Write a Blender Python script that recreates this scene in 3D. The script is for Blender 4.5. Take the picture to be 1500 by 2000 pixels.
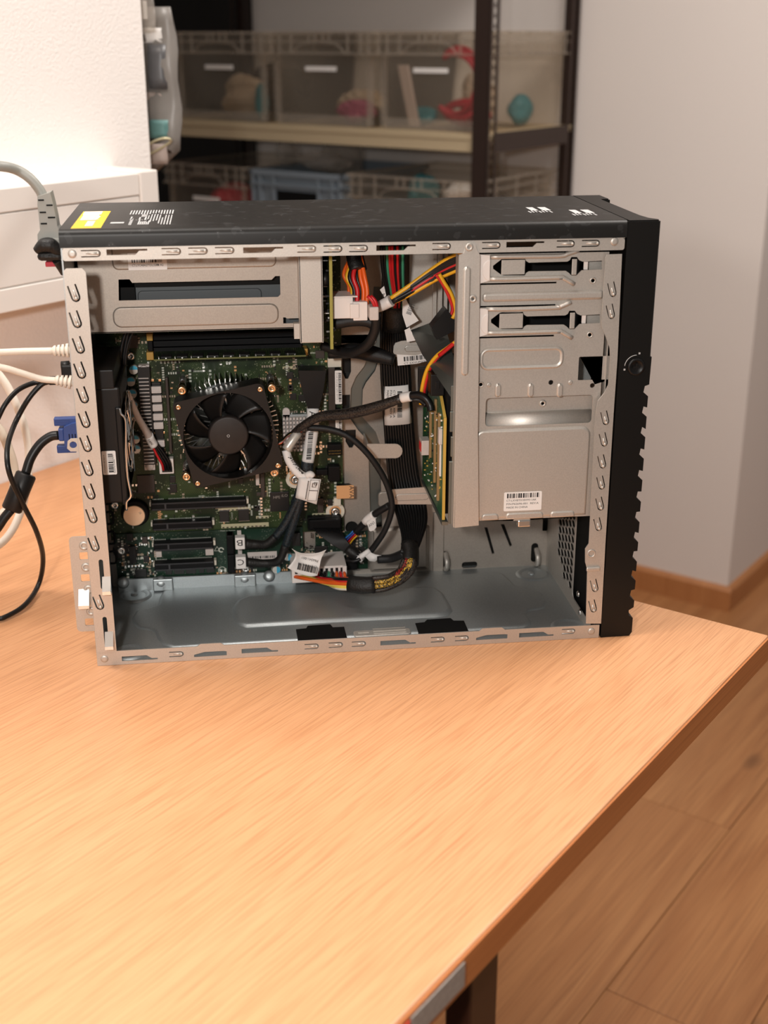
import bpy, bmesh, math, random
from mathutils import Vector, Matrix
from mathutils.geometry import tessellate_polygon

random.seed(7)
scene = bpy.context.scene
for o in list(bpy.data.objects):
    bpy.data.objects.remove(o, do_unlink=True)
COL = scene.collection

# ------------------------------------------------------------------ camera
CAM = Vector((0.1243, -0.9981, 0.5071))
YAW, PITCH, FPX = 0.1245, -0.3583, 2469.1
FWD = Vector((math.sin(YAW) * math.cos(PITCH), math.cos(YAW) * math.cos(PITCH), math.sin(PITCH)))
RIGHT = Vector((math.cos(YAW), -math.sin(YAW), 0))
UP = RIGHT.cross(FWD)
cd = bpy.data.cameras.new('camera')
cam = bpy.data.objects.new('camera', cd)
COL.objects.link(cam)
cam.matrix_world = Matrix(((RIGHT.x, UP.x, -FWD.x, CAM.x), (RIGHT.y, UP.y, -FWD.y, CAM.y),
                           (RIGHT.z, UP.z, -FWD.z, CAM.z), (0, 0, 0, 1)))
cd.sensor_fit = 'VERTICAL'
cd.sensor_height = 36.0
cd.sensor_width = 27.0
cd.lens = FPX / 2000 * 36.0
cd.clip_start = 0.02
cd.dof.use_dof = True
cd.dof.focus_distance = 1.10
cd.dof.aperture_fstop = 6.0
scene.camera = cam

# the room's axes: u runs along the left wall, v towards it
TH = math.radians(47.5)
E1 = Vector((math.cos(TH), math.sin(TH), 0))
E2 = Vector((-math.sin(TH), math.cos(TH), 0))
def RW(u, v, z):
    return E1 * u + E2 * v + Vector((0, 0, z))

# ------------------------------------------------------------------ light
scene.view_settings.view_transform = 'Standard'
scene.view_settings.look = 'None'
scene.view_settings.exposure = 0.0
scene.view_settings.gamma = 1.0
world = bpy.data.worlds.new('world')
scene.world = world
world.use_nodes = True
bg = world.node_tree.nodes['Background']
bg.inputs[0].default_value = (1.0, 0.93, 0.86, 1)
bg.inputs[1].default_value = 0.20

def area(name, loc, target, size, power, col, sy=None):
    d = bpy.data.lights.new(name, 'AREA')
    d.energy = power
    d.color = col
    d.size = size
    if sy:
        d.shape = 'RECTANGLE'
        d.size_y = sy
    o = bpy.data.objects.new(name, d)
    COL.objects.link(o)
    o.location = loc
    o.rotation_euler = (Vector(target) - Vector(loc)).to_track_quat('-Z', 'Y').to_euler()
    return o
area('ceiling_lamp', (-0.28, -0.12, 1.62), (-0.15, 0.1, 0.0), 0.6, 19.5, (1.0, 0.935, 0.875))
area('ceiling_fill_far', (1.15, 0.35, 1.70), (1.15, 0.4, 0.0), 0.6, 30, (1.0, 0.935, 0.875))  # unseen fill, added to brighten the right wall and the floor
area('camera_flash', (-0.05, -1.0, 0.58), (0.18, 0.1, 0.12), 0.06, 7.5, (1.0, 0.95, 0.90))

# ------------------------------------------------------------------ pixel of the photograph -> point on a real plane
def ray(px, py):
    return (FWD * FPX + RIGHT * (px - 750) - UP * (py - 1000)).normalized()
def P(px, py, y):                       # on the plane y = const (parallel to the tower's side)
    r = ray(px, py)
    return CAM + r * ((y - CAM.y) / r.y)
def S(px, py, y):
    p = P(px, py, y)
    return (p.x, p.z)
def PX(px, py, x):                      # on the plane x = const
    r = ray(px, py)
    return CAM + r * ((x - CAM.x) / r.x)
def PZ(px, py, z):                      # on the plane z = const
    r = ray(px, py)
    return CAM + r * ((z - CAM.z) / r.z)

# ------------------------------------------------------------------ materials
MAT = {}
def newmat(name):
    m = bpy.data.materials.new(name)
    m.use_nodes = True
    MAT[name] = m
    nt = m.node_tree
    return m, nt, nt.nodes['Principled BSDF']
def lin(c):
    return tuple((x / 12.92 if x <= 0.04045 else ((x + 0.055) / 1.055) ** 2.4) for x in c)
def hexc(h):
    return lin(tuple(int(h[i:i + 2], 16) / 255 for i in (0, 2, 4)))
def simple(name, col, rough=0.5, metal=0.0, var=0.0, vscale=200.0, bump=0.0, bscale=400.0, spec=0.5, coat=0.0):
    m, nt, p = newmat(name)
    if isinstance(col, str):
        col = hexc(col)
    p.inputs['Base Color'].default_value = (*col, 1)
    p.inputs['Roughness'].default_value = rough
    p.inputs['Metallic'].default_value = metal
    p.inputs['Specular IOR Level'].default_value = spec
    p.inputs['Coat Weight'].default_value = coat
    tc = None
    if var or bump:
        tc = nt.nodes.new('ShaderNodeTexCoord')
    if var:
        n = nt.nodes.new('ShaderNodeTexNoise')
        n.inputs['Scale'].default_value = vscale
        n.inputs['Detail'].default_value = 3
        nt.links.new(tc.outputs['Object'], n.inputs['Vector'])
        r = nt.nodes.new('ShaderNodeMapRange')
        r.inputs[1].default_value = 0.3
        r.inputs[2].default_value = 0.7
        r.inputs[3].default_value = 1 - var
        r.inputs[4].default_value = 1 + var
        nt.links.new(n.outputs['Fac'], r.inputs[0])
        mx = nt.nodes.new('ShaderNodeVectorMath')
        mx.operation = 'SCALE'
        mx.inputs[0].default_value = col
        nt.links.new(r.outputs[0], mx.inputs['Scale'])
        nt.links.new(mx.outputs[0], p.inputs['Base Color'])
    if bump:
        n = nt.nodes.new('ShaderNodeTexNoise')
        n.inputs['Scale'].default_value = bscale
        n.inputs['Detail'].default_value = 2
        nt.links.new(tc.outputs['Object'], n.inputs['Vector'])
        b = nt.nodes.new('ShaderNodeBump')
        b.inputs['Strength'].default_value = bump
        b.inputs['Distance'].default_value = 0.002
        nt.links.new(n.outputs['Fac'], b.inputs['Height'])
        nt.links.new(b.outputs[0], p.inputs['Normal'])
    return m

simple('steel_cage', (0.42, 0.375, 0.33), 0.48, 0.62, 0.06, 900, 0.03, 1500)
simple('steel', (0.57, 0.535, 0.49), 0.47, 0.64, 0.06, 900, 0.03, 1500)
simple('steel_dark', (0.20, 0.215, 0.20), 0.4, 0.85)
simple('supply_grey', (0.075, 0.083, 0.088), 0.5, 0.2)
simple('steel_dull', (0.43, 0.465, 0.475), 0.46, 0.78, 0.08, 900)
simple('steel_bright', (0.78, 0.77, 0.74), 0.25, 1.0)
simple('chrome', (0.8, 0.8, 0.8), 0.12, 1.0)
simple('brass', (0.80, 0.55, 0.33), 0.25, 1.0)
simple('gold_latch', hexc('b08a3e'), 0.5)
simple('copper_battery', (0.86, 0.62, 0.42), 0.38, 0.75)
simple('black_plastic', (0.006, 0.0055, 0.0055), 0.42, spec=0.35)
simple('black_matte', (0.003, 0.003, 0.003), 0.7, spec=0.2)
simple('bezel_black', (0.0045, 0.004, 0.0035), 0.45, spec=0.3, bump=0.05, bscale=2500)
simple('fan_black', (0.009, 0.008, 0.0075), 0.4, spec=0.35)
simple('hub_black', (0.019, 0.015, 0.0135), 0.5, spec=0.4, var=0.15, vscale=150)
simple('chip_black', (0.010, 0.009, 0.0085), 0.45, spec=0.4)
simple('slot_black', (0.004, 0.004, 0.0045), 0.5, spec=0.15)
simple('slot_edge', (0.035, 0.035, 0.039), 0.45)
simple('choke_grey', hexc('cfc5bf'), 0.5, var=0.05)
simple('chip_brown', (0.040, 0.028, 0.022), 0.5)
simple('white_plastic', (0.80, 0.74, 0.70), 0.45)
simple('ivory', (0.72, 0.66, 0.55), 0.5)
simple('paper', (0.82, 0.80, 0.78), 0.65)
simple('ink', (0.02, 0.02, 0.022), 0.7)
simple('print_grey', (0.50, 0.50, 0.50), 0.6)
simple('silk_white', (0.55, 0.57, 0.50), 0.6)
simple('silk_cream', (0.50, 0.47, 0.30), 0.6)
simple('wire_red', (0.55, 0.012, 0.015), 0.4)
simple('wire_orange', (0.80, 0.12, 0.012), 0.4)
simple('wire_yellow', (0.80, 0.42, 0.02), 0.4)
simple('wire_lemon', (0.85, 0.66, 0.12), 0.4)
simple('wire_green', (0.05, 0.28, 0.16), 0.4)
simple('wire_blue', (0.03, 0.18, 0.55), 0.4)
simple('wire_violet', (0.07, 0.06, 0.35), 0.4)
simple('wire_white', (0.75, 0.70, 0.60), 0.4)
simple('wire_black', (0.0045, 0.0045, 0.005), 0.4, spec=0.4)
simple('tape_black', (0.009, 0.0085, 0.008), 0.5, spec=0.4, bump=0.25, bscale=700)
simple('sleeve_black', (0.008, 0.008, 0.0085), 0.5, spec=0.4, bump=0.2, bscale=1500)
simple('cap_blue', (0.05, 0.36, 0.55), 0.35)
simple('cap_top', (0.62, 0.60, 0.55), 0.35, 0.4)
simple('pcb_edge', (0.33, 0.30, 0.06), 0.5)
simple('module_edge', (0.10, 0.115, 0.03), 0.5)
simple('pcb_gold', (0.62, 0.40, 0.08), 0.45, 0.2)
simple('strip_tan', (0.30, 0.185, 0.075), 0.5)
simple('yellow_sticker', (0.74, 0.48, 0.02), 0.5)
simple('vga_blue', (0.030, 0.066, 0.23), 0.5)
simple('grey_cord', (0.28, 0.28, 0.255), 0.45)
simple('white_cord', (0.80, 0.72, 0.62), 0.45)
simple('beige_cord', (0.60, 0.52, 0.42), 0.5)
simple('orange_sticker', (0.72, 0.38, 0.17), 0.6)
simple('shelf_brown', (0.022, 0.009, 0.005), 0.55)
simple('shelf_beige', (0.52, 0.42, 0.27), 0.55)
simple('leg_brown', (0.030, 0.009, 0.004), 0.4)
simple('crate_blue', (0.20, 0.24, 0.28), 0.5)
simple('wire_hook_metal', (0.60, 0.55, 0.36), 0.4, 0.5)
simple('bag_grey', (0.20, 0.185, 0.17), 0.35)
simple('bag_dark', (0.10, 0.10, 0.105), 0.35)
simple('card_teal', (0.10, 0.22, 0.21), 0.5)
simple('card_dark', (0.035, 0.022, 0.016), 0.5)
simple('card_pink', (0.42, 0.34, 0.30), 0.5)
simple('content_red', (0.42, 0.012, 0.03), 0.5)
simple('content_teal', (0.02, 0.16, 0.19), 0.5)
simple('content_beige', (0.38, 0.30, 0.22), 0.6)
simple('content_grey', (0.20, 0.185, 0.17), 0.5)
simple('content_brown', (0.06, 0.045, 0.035), 0.6)
simple('content_magenta', (0.30, 0.06, 0.12), 0.6)
simple('trunking_white', (0.80, 0.755, 0.71), 0.35)
simple('wall_white', (0.74, 0.69, 0.655), 0.9, bump=0.0)
simple('dark_matte', (0.012, 0.010, 0.009), 0.8)  # plain near-black for the area beyond the shelf and under the planks
simple('ceiling_white', (0.8, 0.77, 0.73), 0.9)
simple('sticker_grey', (0.30, 0.26, 0.23), 0.5, var=0.15, vscale=300)
simple('sticker_red', (0.55, 0.05, 0.02), 0.5)

def cover_paint():
    m, nt, p = newmat('cover_paint')
    tc = nt.nodes.new('ShaderNodeTexCoord')
    v = nt.nodes.new('ShaderNodeTexVoronoi')
    v.inputs['Scale'].default_value = 420
    nt.links.new(tc.outputs['Object'], v.inputs['Vector'])
    r = nt.nodes.new('ShaderNodeMapRange')
    r.inputs[1].default_value = 0.06
    r.inputs[2].default_value = 0.14
    r.inputs[3].default_value = 0.22
    r.inputs[4].default_value = 0.022
    nt.links.new(v.outputs['Distance'], r.inputs[0])
    wn = nt.nodes.new('ShaderNodeTexNoise')
    wn.inputs['Scale'].default_value = 90
    nt.links.new(tc.outputs['Object'], wn.inputs['Vector'])
    gt = nt.nodes.new('ShaderNodeMath')
    gt.operation = 'GREATER_THAN'
    gt.inputs[1].default_value = 0.62
    nt.links.new(wn.outputs['Fac'], gt.inputs[0])
    mix = nt.nodes.new('ShaderNodeMix')
    mix.data_type = 'RGBA'
    mix.inputs[6].default_value = (0.011, 0.0105, 0.0098, 1)
    nt.links.new(gt.outputs[0], mix.inputs[0])
    cr = nt.nodes.new('ShaderNodeCombineColor')
    for i in range(3):
        nt.links.new(r.outputs[0], cr.inputs[i])
    nt.links.new(cr.outputs[0], mix.inputs[7])
    nt.links.new(mix.outputs[2], p.inputs['Base Color'])
    p.inputs['Roughness'].default_value = 0.42
    p.inputs['Specular IOR Level'].default_value = 0.3
cover_paint()

def wood(name, c_light, c_dark, c_line, grain=1.0, rough=0.45, spread=0.5, fine=(9, 700, 1), seedoff=False, knots=False):
    m, nt, p = newmat(name)
    L = nt.links.new
    N = nt.nodes.new
    tc = N('ShaderNodeTexCoord')
    src = tc.outputs['Object']
    if seedoff:
        oi = N('ShaderNodeObjectInfo')
        mul = N('ShaderNodeVectorMath'); mul.operation = 'SCALE'
        cmb = N('ShaderNodeCombineXYZ')
        for i in range(3):
            L(oi.outputs['Random'], cmb.inputs[i])
        L(cmb.outputs[0], mul.inputs[0]); mul.inputs['Scale'].default_value = 37.0
        ad = N('ShaderNodeVectorMath'); ad.operation = 'ADD'
        L(src, ad.inputs[0]); L(mul.outputs[0], ad.inputs[1])
        src = ad.outputs[0]
    def noise(sc, scale, detail=3, dist=0.0):
        mp = N('ShaderNodeMapping')
        mp.inputs['Scale'].default_value = sc
        L(src, mp.inputs['Vector'])
        n = N('ShaderNodeTexNoise')
        n.inputs['Scale'].default_value = scale
        n.inputs['Detail'].default_value = detail
        n.inputs['Distortion'].default_value = dist
        L(mp.outputs[0], n.inputs['Vector'])
        return n.outputs['Fac']
    big = noise((1.6, 22, 1), 1.0, 5, 1.2)
    r1 = N('ShaderNodeMapRange'); r1.inputs[1].default_value = 0.5 - spread / 2; r1.inputs[2].default_value = 0.5 + spread / 2
    L(big, r1.inputs[0])
    mx = N('ShaderNodeMix'); mx.data_type = 'RGBA'
    mx.inputs[6].default_value = (*c_dark, 1); mx.inputs[7].default_value = (*c_light, 1)
    L(r1.outputs[0], mx.inputs[0])
    fn = noise(fine, 1.0, 2, 0.3)
    r2 = N('ShaderNodeMapRange'); r2.inputs[1].default_value = 0.44; r2.inputs[2].default_value = 0.74
    r2.inputs[3].default_value = 0.0; r2.inputs[4].default_value = grain
    L(fn, r2.inputs[0])
    mx2 = N('ShaderNodeMix'); mx2.data_type = 'RGBA'
    L(r2.outputs[0], mx2.inputs[0]); L(mx.outputs[2], mx2.inputs[6]); mx2.inputs[7].default_value = (*c_line, 1)
    out = mx2.outputs[2]
    if knots:
        mp = N('ShaderNodeMapping'); mp.inputs['Scale'].default_value = (3.2, 7.0, 1); L(src, mp.inputs['Vector'])
        v = N('ShaderNodeTexVoronoi'); v.inputs['Scale'].default_value = 1.0; L(mp.outputs[0], v.inputs['Vector'])
        r3 = N('ShaderNodeMapRange'); r3.inputs[1].default_value = 0.05; r3.inputs[2].default_value = 0.16
        r3.inputs[3].default_value = 0.75; r3.inputs[4].default_value = 0.0
        L(v.outputs['Distance'], r3.inputs[0])
        mx3 = N('ShaderNodeMix'); mx3.data_type = 'RGBA'
        L(r3.outputs[0], mx3.inputs[0]); L(out, mx3.inputs[6]); mx3.inputs[7].default_value = (0.07, 0.03, 0.014, 1)
        out = mx3.outputs[2]
    L(out, p.inputs['Base Color'])
    p.inputs['Roughness'].default_value = rough
    b = N('ShaderNodeBump'); b.inputs['Strength'].default_value = 0.12; b.inputs['Distance'].default_value = 0.0006
    L(fn, b.inputs['Height']); L(b.outputs[0], p.inputs['Normal'])
wood('table_wood', (0.70, 0.37, 0.19), (0.63, 0.31, 0.145), (0.40, 0.165, 0.065), 0.6, 0.42, 0.8, (15, 600, 1))
wood('edge_wood', (0.54, 0.20, 0.06), (0.45, 0.15, 0.042), (0.34, 0.105, 0.026), 0.6, 0.45, 0.5, (6, 1, 500))
wood('floor_wood', (0.45, 0.215, 0.085), (0.33, 0.135, 0.048), (0.22, 0.085, 0.03), 0.6, 0.4, 0.5, (5, 260, 1), True, True)
wood('base_wood', (0.50, 0.22, 0.08), (0.40, 0.16, 0.055), (0.3, 0.11, 0.03), 0.4, 0.45, 0.5, (5, 200, 200))

def plaster():
    m, nt, p = newmat('plaster')
    p.inputs['Base Color'].default_value = (0.88, 0.835, 0.80, 1)
    p.inputs['Roughness'].default_value = 0.9
    tc = nt.nodes.new('ShaderNodeTexCoord')
    n = nt.nodes.new('ShaderNodeTexNoise')
    n.inputs['Scale'].default_value = 260
    n.inputs['Detail'].default_value = 3
    nt.links.new(tc.outputs['Object'], n.inputs['Vector'])
    b = nt.nodes.new('ShaderNodeBump')
    b.inputs['Strength'].default_value = 0.55
    b.inputs['Distance'].default_value = 0.0015
    nt.links.new(n.outputs['Fac'], b.inputs['Height'])
    nt.links.new(b.outputs[0], p.inputs['Normal'])
plaster()

def pcb(name, base, trace, pad, padamt):
    m, nt, p = newmat(name)
    L = nt.links.new
    N = nt.nodes.new
    tc = N('ShaderNodeTexCoord')
    mp = N('ShaderNodeMapping')
    mp.inputs['Rotation'].default_value = (math.radians(90), 0, 0)
    L(tc.outputs['Object'], mp.inputs['Vector'])
    v = N('ShaderNodeTexVoronoi')
    v.distance = 'CHEBYCHEV'
    v.inputs['Scale'].default_value = 420
    v.inputs['Randomness'].default_value = 0.8
    L(mp.outputs[0], v.inputs['Vector'])
    r = N('ShaderNodeMapRange'); r.inputs[1].default_value = 0.16; r.inputs[2].default_value = 0.24
    r.inputs[3].default_value = 1.0; r.inputs[4].default_value = 0.0
    L(v.outputs['Distance'], r.inputs[0])
    n = N('ShaderNodeTexNoise'); n.inputs['Scale'].default_value = 60; n.inputs['Detail'].default_value = 4
    L(mp.outputs[0], n.inputs['Vector'])
    g = N('ShaderNodeMapRange'); g.inputs[1].default_value = 0.46; g.inputs[2].default_value = 0.6
    g.inputs[3].default_value = 0.0; g.inputs[4].default_value = padamt
    L(n.outputs['Fac'], g.inputs[0])
    mm = N('ShaderNodeMath'); mm.operation = 'MULTIPLY'
    L(r.outputs[0], mm.inputs[0]); L(g.outputs[0], mm.inputs[1])
    br = N('ShaderNodeTexBrick')
    br.inputs['Scale'].default_value = 260
    br.inputs['Mortar Size'].default_value = 0.12
    br.inputs['Color1'].default_value = (*base, 1)
    br.inputs['Color2'].default_value = (*[x * 0.55 for x in base], 1)
    br.inputs['Mortar'].default_value = (*trace, 1)
    br.inputs['Row Height'].default_value = 0.35
    L(mp.outputs[0], br.inputs['Vector'])
    n2 = N('ShaderNodeTexNoise'); n2.inputs['Scale'].default_value = 28
    L(mp.outputs[0], n2.inputs['Vector'])
    g2 = N('ShaderNodeMapRange'); g2.inputs[1].default_value = 0.42; g2.inputs[2].default_value = 0.58
    L(n2.outputs['Fac'], g2.inputs[0])
    m0 = N('ShaderNodeMix'); m0.data_type = 'RGBA'
    m0.inputs[6].default_value = (*base, 1)
    L(g2.outputs[0], m0.inputs[0]); L(br.outputs['Color'], m0.inputs[7])
    mx = N('ShaderNodeMix'); mx.data_type = 'RGBA'
    L(mm.outputs[0], mx.inputs[0]); L(m0.outputs[2], mx.inputs[6]); mx.inputs[7].default_value = (*pad, 1)
    L(mx.outputs[2], p.inputs['Base Color'])
    p.inputs['Roughness'].default_value = 0.42
    p.inputs['Specular IOR Level'].default_value = 0.3
pcb('pcb_green', (0.0065, 0.017, 0.0045), (0.036, 0.062, 0.017), (0.34, 0.36, 0.22), 0.8)
pcb('pcb_dark', (0.003, 0.017, 0.009), (0.007, 0.034, 0.017), (0.25, 0.27, 0.22), 0.5)
pcb('pcb_bright', (0.012, 0.085, 0.035), (0.05, 0.15, 0.06), (0.5, 0.45, 0.3), 0.6)

def clear(name, col, alpha, rough=0.3):
    m, nt, p = newmat(name)
    nt.nodes.remove(p)
    o = nt.nodes['Material Output']
    t = nt.nodes.new('ShaderNodeBsdfTransparent')
    t.inputs[0].default_value = (0.97, 0.95, 0.92, 1)
    d = nt.nodes.new('ShaderNodeBsdfPrincipled')
    d.inputs['Base Color'].default_value = (*col, 1)
    d.inputs['Roughness'].default_value = rough
    tl = nt.nodes.new('ShaderNodeBsdfTranslucent')
    tl.inputs[0].default_value = (*col, 1)
    a = nt.nodes.new('ShaderNodeMixShader'); a.inputs[0].default_value = 0.35
    nt.links.new(d.outputs[0], a.inputs[1]); nt.links.new(tl.outputs[0], a.inputs[2])
    x = nt.nodes.new('ShaderNodeMixShader'); x.inputs[0].default_value = alpha
    nt.links.new(t.outputs[0], x.inputs[1]); nt.links.new(a.outputs[0], x.inputs[2])
    nt.links.new(x.outputs[0], o.inputs[0])
clear('clear_plastic', (0.70, 0.64, 0.57), 0.065)
clear('clear_rib', (0.74, 0.67, 0.59), 0.20)
clear('bag_plastic', (0.62, 0.58, 0.54), 0.30, 0.15)

def braid(name, c1, c2):
    m, nt, p = newmat(name)
    tc = nt.nodes.new('ShaderNodeTexCoord')
    v = nt.nodes.new('ShaderNodeTexVoronoi'); v.inputs['Scale'].default_value = 900
    nt.links.new(tc.outputs['Object'], v.inputs['Vector'])
    r = nt.nodes.new('ShaderNodeMapRange'); r.inputs[1].default_value = 0.36; r.inputs[2].default_value = 0.60
    nt.links.new(v.outputs['Distance'], r.inputs[0])
    mx = nt.nodes.new('ShaderNodeMix'); mx.data_type = 'RGBA'
    mx.inputs[6].default_value = (*c2, 1); mx.inputs[7].default_value = (*c1, 1)
    nt.links.new(r.outputs[0], mx.inputs[0])
    nt.links.new(mx.outputs[2], p.inputs['Base Color'])
    p.inputs['Roughness'].default_value = 0.45
braid('braid_black', (0.004, 0.004, 0.0045), (0.050, 0.038, 0.030))
braid('braid_red', (0.02, 0.008, 0.008), (0.40, 0.03, 0.02))
braid('braid_yellow', (0.05, 0.035, 0.01), (0.75, 0.46, 0.06))
braid('braid_teal', (0.004, 0.005, 0.006), (0.018, 0.034, 0.045))

# ------------------------------------------------------------------ mesh builder
ORG = {}                      # object -> its origin in its thing's frame
FONT_CACHE = {}
def text_mesh(s):
    if s in FONT_CACHE:
        return FONT_CACHE[s]
    cu = bpy.data.curves.new('t', 'FONT')
    cu.body = s
    cu.size = 1.0
    cu.resolution_u = 2
    ob = bpy.data.objects.new('t', cu)
    COL.objects.link(ob)
    dg = bpy.context.evaluated_depsgraph_get()
    me = bpy.data.meshes.new_from_object(ob.evaluated_get(dg))
    vs = [tuple(v.co) for v in me.vertices]
    fs = [tuple(p.vertices) for p in me.polygons]
    bpy.data.objects.remove(ob, do_unlink=True)
    bpy.data.curves.remove(cu)
    bpy.data.meshes.remove(me)
    w = max([v[0] for v in vs] or [1])
    FONT_CACHE[s] = (vs, fs, w)
    return FONT_CACHE[s]

def mapy(a, b, c):            # plate facing the open side: (x, z, depth)
    return (a, c, b)
def mapx(a, b, c):            # plate across the tower: (y, z, x)
    return (c, a, b)
def mapz(a, b, c):            # plate lying flat: (x, y, z)
    return (a, b, c)

def rrect(x0, x1, z0, z1, r, n=5):
    r = min(r, abs(x1 - x0) / 2 - 1e-6, abs(z1 - z0) / 2 - 1e-6)
    pts = []
    for cx, cz, a0 in ((x1 - r, z1 - r, 0), (x0 + r, z1 - r, 90), (x0 + r, z0 + r, 180), (x1 - r, z0 + r, 270)):
        for i in range(n + 1):
            a = math.radians(a0 + 90 * i / n)
            pts.append((cx + r * math.cos(a), cz + r * math.sin(a)))
    return pts
def circ(cx, cz, r, n=16):
    return [(cx + r * math.cos(2 * math.pi * i / n), cz + r * math.sin(2 * math.pi * i / n)) for i in range(n)]
def rot2(pts, cx, cz, a):
    c, s = math.cos(a), math.sin(a)
    return [(cx + (x - cx) * c - (z - cz) * s, cz + (x - cx) * s + (z - cz) * c) for x, z in pts]
def offset(poly, d):          # inward offset of a counter-clockwise polygon
    n = len(poly)
    area2 = sum(poly[i][0] * poly[(i + 1) % n][1] - poly[(i + 1) % n][0] * poly[i][1] for i in range(n))
    sg = 1 if area2 > 0 else -1
    out = []
    for i in range(n):
        p0, p1, p2 = Vector(poly[i - 1]), Vector(poly[i]), Vector(poly[(i + 1) % n])
        e1 = (p1 - p0); e2 = (p2 - p1)
        if e1.length < 1e-9: e1 = e2
        if e2.length < 1e-9: e2 = e1
        e1 = e1.normalized(); e2 = e2.normalized()
        n1 = Vector((-e1.y, e1.x)) * sg; n2 = Vector((-e2.y, e2.x)) * sg
        nn = n1 + n2
        if nn.length < 1e-6: nn = n1
        nn = nn.normalized()
        k = d / max(0.4, nn.dot(n1))
        out.append((p1.x + nn.x * k, p1.y + nn.y * k))
    return out
def crom(pts, sub=6, closed=False):
    pts = [Vector(p) for p in pts]
    n = len(pts)
    out = []
    rng = range(n if closed else n - 1)
    for i in rng:
        if closed:
            p0, p1, p2, p3 = pts[i - 1], pts[i], pts[(i + 1) % n], pts[(i + 2) % n]
        else:
            p1, p2 = pts[i], pts[i + 1]
            p0 = pts[i - 1] if i > 0 else p1 * 2 - p2
            p3 = pts[i + 2] if i + 2 < n else p2 * 2 - p1
        for k in range(sub):
            t = k / sub
            out.append(0.5 * ((2 * p1) + (p2 - p0) * t + (2 * p0 - 5 * p1 + 4 * p2 - p3) * t * t + (3 * p1 - p0 - 3 * p2 + p3) * t ** 3))
    if not closed:
        out.append(pts[-1])
    return out
def ccw(poly):
    n = len(poly)
    a = sum(poly[i][0] * poly[(i + 1) % n][1] - poly[(i + 1) % n][0] * poly[i][1] for i in range(n))
    return list(poly) if a > 0 else list(reversed(poly))

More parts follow.
